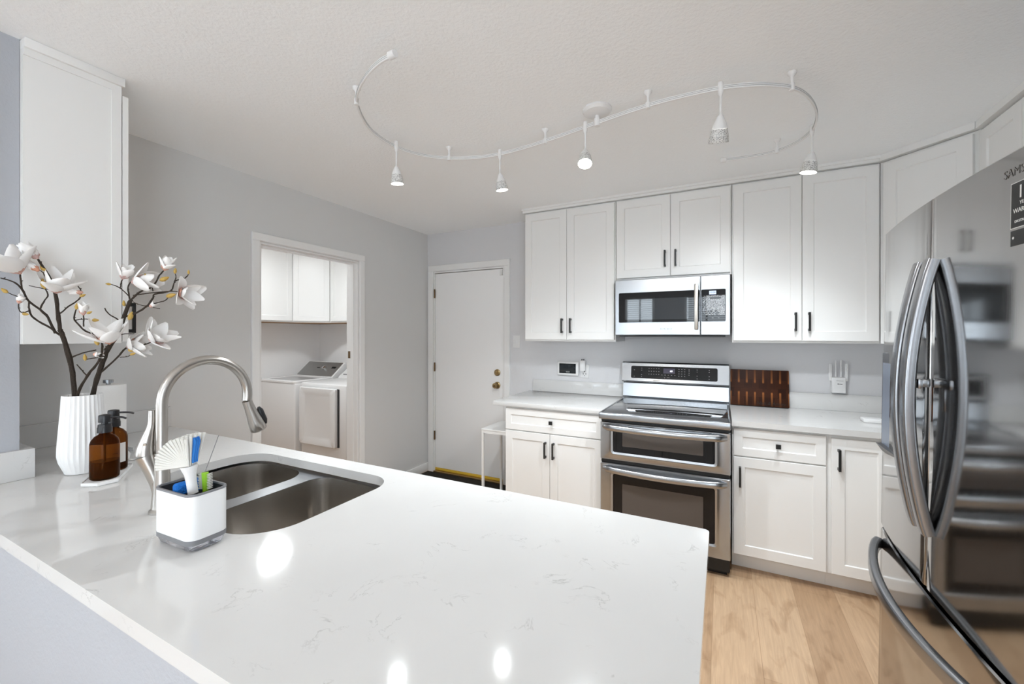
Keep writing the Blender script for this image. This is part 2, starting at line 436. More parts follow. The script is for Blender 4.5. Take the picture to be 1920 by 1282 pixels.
# trim round the laundry opening and the entry door
def casing(mb, T, u0, u1, z1, wd=.052, th=.017):
    for (a0, a1, b0, b1) in ((u0-wd, u0, 0, z1), (u1, u1+wd, 0, z1), (u0-wd, u1+wd, z1, z1+wd)):
        def rect(d, wv): return [T(a0+d, wv, b0+d), T(a1-d, wv, b0+d), T(a1-d, wv, b1-d), T(a0+d, wv, b1-d)]
        mb.loft([rect(0, 0), rect(0, th-.004), rect(.004, th)])
    return mb
struct(MB().box(XL-.125, XL+.001, LY0+.0005, LY0+.010, 0, LZ-.0105).box(XL-.125, XL+.001, LY1-.010, LY1-.0005, 0, LZ-.0105).box(XL-.125, XL+.001, LY0+.0005, LY1-.0005, LZ-.010, LZ-.0005)
       .box(XL-.075, XL-.040, LY0+.0105, LY0+.018, 0, LZ-.0105).box(XL-.075, XL-.040, LY1-.018, LY1-.0105, 0, LZ-.0105).box(XL-.075, XL-.040, LY0+.0185, LY1-.0185, LZ-.022, LZ-.0105)
       .build('trim_2', TRIM, smooth=False))
o = casing(MB(), Txx(XL), LY0-.006, LY1+.006, LZ+.006).build('trim_1', TRIM, smooth=False); struct(o)
MB().box(XL-.108, XL-.084, LY1-.0125, LY1-.0101, 1.205, 1.265, .0005).build('strike_plate', BRONZE, o)
dr = emptystruct('door_1', ((DX0+DX1)/2, YB, 0))
casing(MB(), Ty(YB), DX0-.004, DX1+.004, DZ+.006, .060).build('door_trim', TRIM, dr, smooth=False)
MB().box(DX0, DX0+.012, YB-.004, YB+.11, 0, DZ).box(DX1-.012, DX1, YB-.004, YB+.11, 0, DZ).box(DX0+.012, DX1-.012, YB-.004, YB+.11, DZ-.012, DZ).build('jamb', TRIM, dr, smooth=False)
MB().box(DX0+.001, DX1-.001, YB+.06, YB+.11, .019, DZ-.001).build('light_block', BLACKM, dr, smooth=False)  # unseen black panel added to stop sky light leaking round the leaf
MB().box(DX0+.015, DX1-.015, YB+.006, YB+.046, .045, DZ-.018, .002).build('door_leaf', DOORM, dr, ang=20)
MB().box(DX0+.012, DX1-.012, YB-.03, YB+.10, 0, .018, .004).build('threshold', BRASS, dr)
MB().box(DX0+.012, DX1-.012, YB+.004, YB+.03, .0185, .043, .003).build('weather_strip', YELLOW, dr)
for z in (.33, 1.03, 1.78):
    MB().box(DX0+.002, DX0+.016, YB-.007, YB+.005, z, z+.09, .002).cyl((DX0+.012, YB-.009, z), (DX0+.012, YB-.009, z+.09), .006, 10).build('hinge', BRONZE, dr)
xk = DX1-.075
def knobset(z, kind):
    m_ = MB()
    m_.tube([(xk, YB+.008, z), (xk, YB-.004, z), (xk, YB-.010, z)], [.032, .032, .024], 24)
    o_ = m_.build('deadbolt' if kind == 'bolt' else 'door_knob', BRASS, dr)
    if kind == 'bolt':
        MB().box(xk-.005, xk+.005, YB-.024, YB-.010, z-.014, z+.014, .003).build('thumb_turn', BRASS, o_)
    else:
        MB().tube([(xk, YB-.010, z), (xk, YB-.022, z), (xk, YB-.035, z), (xk, YB-.05, z), (xk, YB-.058, z), (xk, YB-.06, z)], [.011, .011, .022, .026, .021, .010], 20).build('knob', BRASS, o_)
        MB().tube([(xk, YB-.060, z), (xk, YB-.064, z)], .009, 14).build('lock_button', BRONZE, o_)
knobset(1.046, 'bolt'); knobset(.926, 'knob')
MB().box(DX1-.045, DX1-.018, YB-.008, YB+.006, 1.965, 2.02, .002).build('door_sensor', PLAST, dr)
struct(MB().box(XL, XL+.014, LY1+.06, YB-.0005, 0, .085, .003).build('baseboard_left', TRIM))
struct(MB().box(XL, XL+.014, 1.20, LY0-.06, 0, .085, .003).build('baseboard_left_near', TRIM))

# ------------------------------------------------------------------ cabinets
def uppers(label, x0, x1, z0, z1, gap, hz, handles, lab='upper cabinet'):
    t = thing('wall_cabinet', label, 'cabinet', ((x0+x1)/2, 3.28, z0))
    MB().box(x0, x1, 3.12, YB, z0, z1, .001).build('body', CABW, t, smooth=False)
    T = Ty(3.12)
    for (a, c, hu) in ((x0+.008, gap-.0015, gap-.035), (gap+.0015, x1-.008, gap+.035)):
        d = MB().shaker(T, a, c, z0+.014, z1-.012).build('door', CABW, t, smooth=False)
        MB().pull(T, hu, hz, .115).build('handle', BLACKM, d, smooth=False)
    return t
uppers('tall white two-door wall cabinet beside the entry door wall, left of the microwave', -1.458, -.711, 1.353, 2.402, -1.090, 1.475, 2)
uppers('short white two-door wall cabinet directly above the microwave', -.708, .0545, 1.806, 2.402, -.325, 1.940, 2)
uppers('tall white two-door wall cabinet above the cutting board and wifi extender', .0575, .817, 1.353, 2.402, .440, 1.485, 2)
# diagonal corner wall cabinet
A = Vector((.830, 3.115, 0)); Bq = Vector((1.115, 2.835, 0)); dv = (Bq-A).normalized(); nv = Vector((-dv.y*-1, -dv.x, 0)); nv = Vector((dv.y, -dv.x, 0))
if nv.y > 0: nv = -nv
t = thing('corner_wall_cabinet', 'white diagonal corner wall cabinet with one wide door, partly behind the refrigerator top', 'cabinet', (1.15, 3.15, 1.353))
MB().prism([(A.x-.010, A.y+.004), (A.x, A.y), (Bq.x, Bq.y), (Bq.x+.004, Bq.y-.010), (XR, Bq.y-.010), (XR, YB), (A.x-.010, YB)], 1.353, 2.402).build('body', CABW, t, smooth=False)
LnD = (Bq-A).length
Td = lambda u, wv, z: tuple(A+dv*u+nv*wv+Vector((0, 0, z)))
d = MB().shaker(Td, .012, LnD-.012, 1.367, 2.388, .060).build('door', CABW, t, smooth=False)
MB().pull(Td, .045, 1.485, .115).build('handle', BLACKM, d, smooth=False)
t = thing('wall_cabinet', 'white wall cabinet on the right wall beyond the fridge top, only its corner showing', 'cabinet', (1.28, 2.50, 1.353))
MB().box(1.13, XR, 2.17, 2.822, 1.353, 2.402).build('body', CABW, t, smooth=False)
for a, c, hu in ((2.498, 2.812, 2.53), (2.18, 2.494, 2.46)):
    d = MB().shaker(Tx(1.13), a, c, 1.367, 2.388).build('door', CABW, t, smooth=False)
    MB().pull(Tx(1.13), hu, 1.485, .115).build('handle', BLACKM, d, smooth=False)
# crown strip
cr = MB()
cr.prism([(-1.470, 3.095), (-1.470, YB), (.826, YB), (.826, 3.095)], 2.404, 2.422)
cr.prism([(-1.476, 3.086), (-1.476, YB), (.826, YB), (.822, 3.086)], 2.422, 2.4395)
e0 = A+nv*.032; e1 = Bq+nv*.032
cr.prism([(.8265, 3.086), (e0.x, e0.y), (e1.x, e1.y), (1.098, 2.82), (1.20, 2.82), (1.0, 3.10), (.8265, 3.2)], 2.4045, 2.4395)
cr.box(1.096, XR, 2.165, 2.8195, 2.4045, 2.4395)
tag(cr.build('crown_moulding', CABW, smooth=False), 'thin white crown strip along the top of the wall cabinets at the ceiling', 'moulding')

# cabinet on the partition wall
t = thing('wall_cabinet', 'white wall cabinet on the far left seen from its plain side panel, behind the magnolia', 'cabinet', (-2.45, .66, 1.372))
HX = -2.168
MB().box(XL+.002, HX, SY+.001, .782, 1.372, 2.405).build('body', CABW, t, smooth=False)
f = MB()
f.box(HX, HX+.004, .752, .782, 1.372, 2.405).box(HX, HX+.004, SY+.001, .752, 2.380, 2.405)
f.build('edge_strip', CABW, t, smooth=False)
MB().box(XL+.002, HX+.012, SY+.001, .792, 2.4055, 2.4395, .003).build('crown', CABW, t)
d = MB().shaker(Tyy(.7855), -2.72, HX+.002, 1.378, 2.372).build('door', CABW, t, smooth=False)
MB().pull(Tyy(.7855), HX-.03, 1.475, .125).build('handle', BLACKM, d, smooth=False)

# base cabinets along the back wall
YD = 2.805   # body face; door face is 2.785
def base(label, x0, x1, spec):
    t = thing('base_cabinet', label, 'cabinet', ((x0+x1)/2, 3.1, 0))
    MB().box(x0, x1, YD, YB-.002, .105, .868).build('body', CABW, t, smooth=False)
    MB().box(x0, x1, YD+.072, YD+.085, .0005, .1045).build('toe_kick', CABW, t, smooth=False)
    T = Ty(YD)
    for s_ in spec:
        if s_[0] == 'drawer':
            d = MB().shaker(T, s_[1], s_[2], .694, .852, .045).build('drawer', CABW, t, smooth=False)
            MB().knob(T, (s_[1]+s_[2])/2, .773).build('knob', BLACKM, d, smooth=False)
        else:
            d = MB().shaker(T, s_[1], s_[2], .112, s_[3]).build('door', CABW, t, smooth=False)
            MB().pull(T, s_[4], s_[3]-.112, .115).build('handle', BLACKM, d, smooth=False)
    return t
base('white base cabinet left of the range, one drawer over two doors', -1.470, -.716,
     [('drawer', -1.466, -.722), ('door', -1.466, -1.1085, .686, -1.138), ('door', -1.1055, -.722, .686, -1.076)])
base('white base cabinet right of the range, one drawer over one wide door', .052, .515,
     [('drawer', .060, .504), ('door', .060, .504, .686, .092)])
base('narrow white base cabinet beside the fridge, single full-height door', .5155, .79,
     [('door', .527, .782, .846, .558)])
t = thing('base_cabinet', 'white base cabinet on the right wall between the fridge and the corner', 'cabinet', (1.1, 2.4, 0))
MB().box(.805, XR-.002, 1.995, 3.44, .105, .868).build('body', CABW, t, smooth=False)
MB().box(.88, .893, 1.995, 2.80, .0005, .1045).build('toe_kick', CABW, t, smooth=False)
for a, c, hu in ((2.0, 2.37, 2.34), (2.375, 2.74, 2.405)):
    d = MB().shaker(Tx(.805), a, c, .112, .846).build('door', CABW, t, smooth=False)
    MB().pull(Tx(.805), hu, .73, .115).build('handle', BLACKM, d, smooth=False)

# peninsula cabinet (its doors face the range)
t = thing('sink_cabinet', 'white sink base cabinet under the quartz peninsula counter', 'cabinet', (-1.3, .8, 0))
b = MB().box(-2.2, -2.18, .48, 1.145, .105, .866).box(-.09, -.07, .48, 1.145, .105, .866).box(-2.18, -.09, .48, 1.145, .105, .125).box(-2.18, -.09, .4765, .48, .125, .866)
b.box(-.95, -.93, .48, 1.145, .125, .866)
b.build('body', CABW, t, smooth=False)
MB().box(-2.2, -.07, 1.06, 1.073, .0005, .1045).build('toe_kick', CABW, t, smooth=False)
for a, c, hu in ((-2.195, -1.79, -1.82), (-1.785, -1.37, -1.40), (-1.365, -.95, -1.335), (-.945, -.515, -.545), (-.51, -.075, -.48)):
    d = MB().shaker(Tyy(1.146), a, c, .112, .846).build('door', CABW, t, smooth=False)
    MB().pull(Tyy(1.146), hu, .73, .115).build('handle', BLACKM, d, smooth=False)

# ------------------------------------------------------------------ worktops
ZT, ZBt = .90, .868
ct = thing('countertop', 'white veined quartz worktop with short backsplash left of the range', 'countertop', (-1.1, 3.1, ZBt))
MB().box(-1.566, -.7145, 2.767, YB-.001, ZBt, ZT, .003).build('slab', QUARTZ, ct)
MB().box(-1.525, -.716, YB-.021, YB-.001, ZT+.0003, 1.003, .002).build('backsplash', QUARTZ, ct)
ct = thing('countertop', 'white veined quartz worktop right of the range under the cutting board', 'countertop', (.7, 3.1, ZBt))
MB().prism([(.0495, 2.767), (.765, 2.767), (.765, 1.99), (XR-.001, 1.99), (XR-.001, YB-.001), (.0495, YB-.001)], ZBt, ZT).build('slab', QUARTZ, ct, smooth=False)
MB().box(.0505, XR-.022, YB-.021, YB-.001, ZT+.0003, 1.010, .002).box(XR-.021, XR-.001, 1.99, YB-.022, ZT+.0003, 1.010, .002).build('backsplash', QUARTZ, ct)

# sink cut-out outline (counter-clockwise)
def arc(cx, cy, r, a0, a1, n=10):
    return [(cx+r*math.cos(math.radians(a0+(a1-a0)*i/n)), cy+r*math.sin(math.radians(a0+(a1-a0)*i/n))) for i in range(n+1)]
def cutout(g=0.0):
    x0, x1, y1 = -1.812-g, -1.013+g, 1.108+g
    out = []
    out += arc(x1-.135, .612-g+.135, .135, -90, 0)          # near right, wide corner
    out += arc(x1-.100, y1-.100, .100, 0, 90)
    out += arc(x0+.120, y1-.120, .120, 90, 180)
    out += arc(x0+.105, .735-g+.105, .105, 180, 270)
    out += [(-1.52, .733-g), (-1.45, .722-g), (-1.39, .698-g), (-1.33, .660-g), (-1.28, .634-g), (-1.23, .619-g), (-1.19, .6135-g)]
    return out
def slab_with_hole(outer, inner, z0, z1):
    bm = bmesh.new(); es = []
    for loop in (outer, inner):
        vs = [bm.verts.new((p[0], p[1], z1)) for p in loop]
        for i in range(len(vs)): es.append(bm.edges.new((vs[i], vs[(i+1) % len(vs)])))
    bmesh.ops.triangle_fill(bm, use_beauty=True, use_dissolve=False, edges=es)
    ex = bmesh.ops.extrude_face_region(bm, geom=bm.faces[:])
    for q in ex['geom']:
        if isinstance(q, bmesh.types.BMVert): q.co.z = z0
    m_ = MB(); m_.bm.free(); m_.bm = bm; return m_
pen = thing('countertop', 'large white veined quartz peninsula worktop with the sink cut into it', 'countertop', (-1.3, .8, ZBt))
cr_ = .014
outer = [(SX+.001, .352)]+arc(-.03-cr_, .352+cr_, cr_, -90, 0, 5)+arc(-.03-cr_, 1.19-cr_, cr_, 0, 90, 5)+[(XL+.001, 1.19), (XL+.001, SY+.001), (SX+.001, SY+.001)]
slab_with_hole(outer, cutout(), ZBt, ZT).build('slab', QUARTZ, pen, ang=30)
bs = MB()
bs.box(SX+.0005, SX+.021, .40, SY+.032, ZT+.0003, 1.003, .001)
bs.box(XL+.021, SX+.0005, SY+.0005, SY+.032, ZT+.0003, 1.003)
bs.box(XL+.0005, XL+.0205, SY+.0005, 1.19, ZT+.0003, 1.008, .001)
bs.build('backsplash', QUARTZ, pen, smooth=False)

# sink
sk = thing('sink', 'stainless double-bowl undermount sink set in the peninsula', 'sink', (-1.41, .86, .66))
def bowl(poly, zt, zb):
    cx = sum(p[0] for p in poly)/len(poly); cy = sum(p[1] for p in poly)/len(poly)
    def sc(k, z): return [(cx+(p[0]-cx)*k, cy+(p[1]-cy)*k, z) for p in poly]
    m_ = MB(); m_.loft([sc(1.0, zt), sc(.985, zt-.03), sc(.955, zb+.045), sc(.93, zb+.018), sc(.86, zb+.004), sc(.5, zb)], True, False, True)
    return m_
rb_poly = arc(-1.013-.135, .612+.135, .130, -90, 0)+arc(-1.013-.1, 1.108-.1, .097, 0, 90)+arc(-1.385+.07, 1.105-.07, .07, 90, 180)+arc(-1.385+.07, .70+.07, .07, 180, 235)
lb_poly = arc(-1.455-.09, .740+.09, .09, -90, 0)+arc(-1.455-.10, 1.105-.10, .10, 0, 90)+arc(-1.812+.12, 1.108-.12, .118, 90, 180)+arc(-1.812+.105, .735+.105, .102, 180, 270)
bo = bowl(rb_poly, .858, .67).build('bowl', SINKM, sk, ang=50)
MB().lathe([(.045, 0), (.045, .003), (.03, .003), (.012, .001)], (-1.19, .86, .671), 24).build('drain', CHROME, bo)
bo = bowl(lb_poly, .858, .67).build('bowl', SINKM, sk, ang=50)
MB().lathe([(.045, 0), (.045, .003), (.03, .003), (.012, .001)], (-1.62, .88, .671), 24).build('drain', CHROME, bo)
# deck between and around bowls
def deck():
    bm = bmesh.new(); es = []
    for loop in (cutout(.018), rb_poly, lb_poly):
        vs = [bm.verts.new((p[0], p[1], .859)) for p in loop]
        for i in range(len(vs)): es.append(bm.edges.new((vs[i], vs[(i+1) % len(vs)])))
    bmesh.ops.triangle_fill(bm, use_beauty=True, use_dissolve=False, edges=es)
    m_ = MB(); m_.bm.free(); m_.bm = bm; return m_
deck().build('rim', STEEL, sk, smooth=False)

# ------------------------------------------------------------------ faucet
FX, FY = -1.433, .6065
fa = thing('faucet', 'brushed nickel gooseneck kitchen faucet with pull-down sprayer at the sink', 'faucet', (FX, FY, ZT))
MB().lathe([(.030, .0005), (.030, .006), (.024, .012), (.0215, .05), (.0195, .11), (.0165, .166), (.0162, .168)], (FX, FY, ZT), 28).build('base', NICKEL, fa)
pts = [Vector((FX, FY, 1.0685)), Vector((FX, FY, 1.12)), Vector((FX, FY, 1.17))]
R = .1205
for i in range(0, 25):
    a = PI-PI*1.06*i/24
    pts.append(Vector((FX, FY+R+R*math.cos(a), 1.206+R*math.sin(a))))
MB().tube(pts, .0145, 20).build('spout', NICKEL, fa, ang=60)
e = pts[-1]; dirn = Vector((0, .36, -.93)).normalized()
q = [e+dirn*k for k in (.001, .02, .05, .082, .110, .114)]
sp = MB().tube(q, [.0148, .0152, .018, .0225, .0255, .023], 24).build('sprayer', NICKEL, fa, ang=60)
c = e+dirn*.075+Vector((0, .0245, .012))
MB().tube([c-dirn*.032, c-dirn*.02, c+dirn*.02, c+dirn*.034], [.004, .010, .011, .006], 12).build('spray_button', BLACKP, sp)
# side valve and lever
VD = Vector((-.66, -.75, 0))
def vp(k, z): return Vector((FX, FY, z))+VD*k
MB().tube(crom([vp(.004, .915), vp(.008, .965), vp(.020, 1.012), vp(.033, 1.048), vp(.0375, 1.062)], 4),
          [.016, .0155, .0152, .0150, .0152, .0156, .0162, .017, .0178, .0186, .0194, .0202, .0210, .0216, .0220, .0222, .0222], 20).build('valve_body', NICKEL, fa, ang=60)
lv = MB().tube(crom([vp(.0380, 1.0650), vp(.0375, 1.082), vp(.031, 1.115), vp(.0235, 1.15), vp(.0225, 1.190)], 4),
          [.0222, .0222, .0220, .0216, .021, .020, .0185, .0168, .0150, .0132, .0115, .0102, .0094, .0088, .0084, .0082, .0080], 20).build('lever', NICKEL, fa, ang=60)
mp_ = vp(.030, 1.098)+Vector((.012, -.012, 0))
MB().tube([mp_, mp_+Vector((.0035, -.0035, 0))], .004, 10).build('lever_mark', HANDW, lv)

# ------------------------------------------------------------------ sink caddy and brushes
CX, CY, PH = -1.163, .5535, math.radians(2)
cd_ = thing('sink_caddy', 'white box sink caddy with grey rim holding brushes and a sponge', 'caddy', (CX, CY, ZT), rot=(0, 0, PH))
hx, hy = .0790, .0450
def rr(hx_, hy_, r): return rrect(-hx_, hx_, -hy_, hy_, r, 6)
MB().loft([[(*p, .0008) for p in rr(hx-.010, hy-.010, .020)], [(*p, .004) for p in rr(hx-.006, hy-.006, .022)], [(*p, .018) for p in rr(hx-.001, hy-.001, .024)]]).build('drip_base', CLEARP, cd_, local=True, ang=50)
MB().prism(rr(hx+.0003, hy+.0003, .024), .0182, .029).build('grey_band', GREYP, cd_, local=True, ang=50)
sh = MB()
out_, inn = rr(hx, hy, .024), rr(hx-.0045, hy-.0045, .020)
sh.loft([[(*p, .0293) for p in out_], [(*p, .131) for p in out_]], True, True, False)
sh.build('box', PLAST, cd_, local=True, ang=50)
MB().loft([[(*p, .1312) for p in rr(hx+.0008, hy+.0008, .0245)], [(*p, .1355) for p in rr(hx+.0004, hy+.0004, .0245)], [(*p, .136) for p in rr(hx-.002, hy-.002, .022)], [(*p, .1355) for p in rr(hx-.0042, hy-.0042, .020)], [(*p, .1312) for p in inn], ], True, False, False).build('rim', GREYP, cd_, local=True, ang=60)
MB().loft([[(*p, .1313) for p in inn], [(*p, .035) for p in rr(hx-.008, hy-.008, .018)]], True, False, True).build('liner', DGREY, cd_, local=True, ang=60)
MB().box(.0095, .0115, -.0375, .0375, .06, .122).build('divider', DGREY, cd_, local=True)
MC = Matrix.Translation((CX, CY, ZT)) @ Matrix.Rotation(PH, 4, 'Z')
lc = lambda x, y, z: MC @ Vector((x, y, z))
# dish brush
br = thing('dish_brush', 'white-handled dish brush with fanned white bristles standing in the sink caddy', 'brush', lc(.03, -.006, .04))
p0, p1 = lc(.038, -.006, .045), lc(.026, -.019, .193)
hd = MB().tube([p0, p0.lerp(p1, .5), p0.lerp(p1, .72), p0.lerp(p1, .86), p1], [.0095, .0105, .0105, .012, .018], 16).build('handle', PLAST, br)
MB().tube([p0.lerp(p1, .46), p0.lerp(p1, .55)], .0112, 16).build('grip_collar', BLACKP, hd)
bh = MB(); blu = MB()
vdir = CR; up = Vector((0, 0, 1)); toward = -CF
for i in range(15):
    for j in range(5):
        a = math.radians(-4+100*i/14)      # 0 = left, 90 = up
        base_ = p1+vdir*(-.002+.010*(i/14))+CF*(-.012+.006*j)+up*.002
        d_ = (-vdir*math.cos(a)+up*math.sin(a)+CF*(.12*(j-2))).normalized()
        ln = .058+.014*math.sin(a)+rnd.uniform(-.002, .002)
        bh.tube([base_, base_+d_*ln*.6, base_+d_*ln], [.0020, .0031, .0036], 6)
bh.build('bristles', BRIST, br)
for i in range(6):
    for j in range(3):
        base_ = p1+vdir*(.014)+CF*(-.006+.006*j)+up*(.008+.003*i)
        d_ = (up*1.0+vdir*(.04+.025*i)).normalized()
        blu.tube([base_, base_+d_*(.060-.005*i)], [.0022, .0030], 6)
blu.build('scrub_strip', BLUEB, br)
# sponge
s1 = MB().box(-.015, .008, -.036, .037, .060, .149, .008, 3)
for q in s1.bm.verts: q.co = lc(*q.co)
tag(s1.build('sponge', BLUE), 'blue scrubbing sponge tucked at the back of the sink caddy', 'sponge')
# green bottle brush
gb = thing('bottle_brush', 'small lime green bottle brush with white bristles in the sink caddy', 'brush', lc(.02, .012, .04))
g0, g1 = lc(.034, .014, .06), lc(.026, .016, .166)
st_ = MB().tube([g0, g0.lerp(g1, .6), g1], [.004, .006, .0075], 12).build('handle', GREEN, gb)
gm = MB()
for i in range(10):
    c0 = g0.lerp(g1, .62+.036*i)
    for sg in (-1, 1):
        for k in (-1, 0, 1):
            gm.tube([c0, c0+(vdir*sg+CF*.35*k)*.0145+up*.003], .0011, 5)
gm.build('bristles', BRIST, gb)
w0, w1 = lc(-.024, .018, .085), at(410, 816, 1.16)
tag(MB().tube([w0, w0.lerp(w1, .5), w1], .0009, 6).build('cleaning_wire', HANDST), 'thin steel straw-cleaning wire leaning out of the sink caddy', 'wire')

# ------------------------------------------------------------------ vase, bottles, roll
VX, VY = -2.106, .650
def flute(i, z):
    k = i % 4
    amp = .055 if z > .085 else .055*max(0.0, min(1.0, (z-.01)/.075))
    return 1.0+(amp if k == 0 else (-amp*.2 if k in (1, 3) else -amp*.75))*.5
va = MB().lathe([(.040, .0004), (.047, .003), (.062, .045), (.0655, .068), (.0645, .10), (.060, .17), (.056, .23), (.0535, .284), (.0525, .285), (.050, .280), (.049, .20), (.045, .05)], (VX, VY, ZT), 112, flute)
tag(va.build('vase', CERAM, ang=18), 'matte white pleated ceramic vase holding magnolia branches', 'vase')

def bottle(label, x, y, lbl):
    t = thing('soap_bottle', label, 'bottle', (x, y, .9095))
    prof = [(.034, .0), (.0385, .004), (.039, .012), (.039, .112), (.0385, .122), (.035, .134), (.026, .146), (.0165, .152), (.0145, .156), (.0145, .164)]
    MB().lathe(prof, (x, y, .9095), 32).build('glass_body', AMBER, t, ang=60)
    MB().lathe([(.033, .006), (.0355, .010), (.0355, .060), (.0350, .061)], (x, y, .9095), 28).build('liquid', LIQ, t, ang=50)
    pm = MB().lathe([(.0195, .158), (.0195, .175), (.0185, .177), (.0175, .186), (.010, .187), (.009, .193), (.0165, .1935), (.0165, .215), (.0155, .218), (.008, .220)], (x, y, .9095), 26)
    z = .9095+.2085
    d_ = (CR*.95+CF*.28).normalized()
    c0 = Vector((x, y, z))+d_*.014
    pm.tube(crom([c0, c0+d_*.022, c0+d_*.038+Vector((0, 0, -.002)), c0+d_*.047+Vector((0, 0, -.006))], 4), .0035, 8)
    pm.build('pump', BLACKP, t, ang=45)
    MB().tube([(x, y, .925), (x, y, .9095+.16)], .003, 8).build('dip_tube', BRONZE, t)
    if lbl:
        m_ = MB(); ring0 = []; ring1 = []
        for i in range(25):
            a = math.radians(-130+165*i/24)
            ring0.append((x+.0394*math.cos(a), y+.0394*math.sin(a), .9095+.030)); ring1.append((x+.0394*math.cos(a), y+.0394*math.sin(a), .9095+.100))
        m_.loft([ring0, ring1], closed=False)
        lb = m_.build('paper_label', LABELM, t)
        a0 = math.radians(-20)
        m2 = MB()
        for (za, zb, aa, ab_) in ((.064, .067, -34, -14), (.058, .0595, -30, -18)):
            m2.loft([[(x+.0397*math.cos(math.radians(aa+(ab_-aa)*i/6)), y+.0397*math.sin(math.radians(aa+(ab_-aa)*i/6)), .9095+zz) for i in range(7)] for zz in (za, zb)], closed=False)
        m2.build('print', INKG, lb)
    return t
bottle('amber glass soap bottle with black pump at the front of the white tray', -1.910, .645, False)
bottle('amber glass soap bottle with a white label, behind the other on the tray', -2.000, .700, True)
ax = Vector((-.853, .522, 0)); ay = Vector((.522, .853, 0)); cc = Vector((-1.955, .671, 0))
hexp = [(-.125, 0.0), (-.10, -.046), (.10, -.046), (.125, 0.0), (.10, .046), (-.10, .046)]
def ring_(k, z): return [tuple(cc+ax*(p[0]*k)+ay*(p[1]*k)+Vector((0, 0, z))) for p in hexp]
tag(MB().loft([ring_(.97, .9004), ring_(1.0, .904), ring_(1.0, .9125), ring_(.985, .9125), ring_(.975, .9090)]).build('soap_tray', CERAM, smooth=False), 'small white ceramic tray with angled ends under the soap bottles', 'tray')

pt = thing('paper_towel_holder', 'roll of white paper towels on a steel holder behind the vase', 'paper towel', (-2.335, .800, ZT))
MB().lathe([(.075, .0005), (.075, .008), (.07, .010)], (-2.335, .80, ZT), 32).build('base', STEEL, pt)
MB().lathe([(.055, .0115), (.057, .014), (.057, .291), (.055, .293), (.02, .293)], (-2.335, .80, ZT), 40).build('roll', PAPER, pt)
MB().lathe([(.008, .29), (.008, .300), (.017, .301), (.017, .313), (.014, .314)], (-2.335, .80, ZT), 20).build('finial', STEEL, pt)
gd = MB().lathe([(.034, .0005), (.038, .004), (.040, .040), (.037, .040), (.035, .007), (.01, .006)], (-2.135, .828, ZT), 28)
tag(gd.build('glass_dish', GLASS, ang=50), 'small clear glass dish between the soap bottles and the faucet', 'dish')

# ------------------------------------------------------------------ magnolia branches
def dep(px, py):
    # branches lean out of the vase towards the viewer as they climb on the left
    k = max(0.0, min(1.0, (735-py)/230.0))
    lft = max(0.0, min(1.0, (150-px)/130.0))
    rgt = max(0.0, min(1.0, (px-180)/170.0))
    return 1.525-.06*k-.115*lft*k**.6+.05*rgt*k
BD = 0.0
def P(px, py, dd=0): return at(px, py, dep(px, py)+dd+BD)
def stick(mb, pp, r0, r1):
    p = crom([P(a, c) for a, c in pp], 4); n = len(p)
    p = [q+Vector((rnd.uniform(-1, 1), rnd.uniform(-1, 1), rnd.uniform(-1, 1)))*.0006 for q in p]
    mb.tube(p, [(r0+(r1-r0)*i/(n-1))*rnd.uniform(.9, 1.14) for i in range(n)], 7)
    # knobbly leaf scars
    for i in range(3, n-1, 5):
        d_ = Vector((rnd.uniform(-1, 1), rnd.uniform(-1, 1), rnd.uniform(0, 1))).normalized()
        mb.tube([p[i], p[i]+d_*(r0*.8+.0035)], [.0016, .0011], 5)
def petal(mb, o, d, side, nrm, ln, wd, curl, cup):
    nu, nv_ = 7, 5; V = []
    for i in range(nu+1):
        t_ = i/nu
        wt = wd*(math.sin(PI*min(1, t_**.75*.93+.03))**.8)
        row = []
        for j in range(nv_):
            s_ = (j/(nv_-1)-.5)*2
            pos = o+d*(ln*t_)+nrm*(curl*ln*t_*t_)+side*(wt*.5*s_)+nrm*(cup*wt*(s_*s_-.3))
            row.append(pos)
        V.append(row)
    top = [[mb.bm.verts.new(p_) for p_ in row] for row in V]
    bot = [[mb.bm.verts.new(p_-nrm*.0006) for p_ in row] for row in V]
    for g, fl in ((top, False), (bot, True)):
        for a, c in zip(g, g[1:]):
            for j in range(nv_-1):
                f_ = (a[j], a[j+1], c[j+1], c[j])
                mb.bm.faces.new(tuple(reversed(f_)) if fl else f_)
    rim_t = [r[0] for r in top]+[q for q in top[-1][1:]]+[r[-1] for r in reversed(top[:-1])]+list(reversed(top[0][1:-1]))
    rim_b = [r[0] for r in bot]+[q for q in bot[-1][1:]]+[r[-1] for r in reversed(bot[:-1])]+list(reversed(bot[0][1:-1]))
    n = len(rim_t)
    for i in range(n):
        k = (i+1) % n
        try: mb.bm.faces.new((rim_t[i], rim_b[i], rim_b[k], rim_t[k]))
        except ValueError: pass
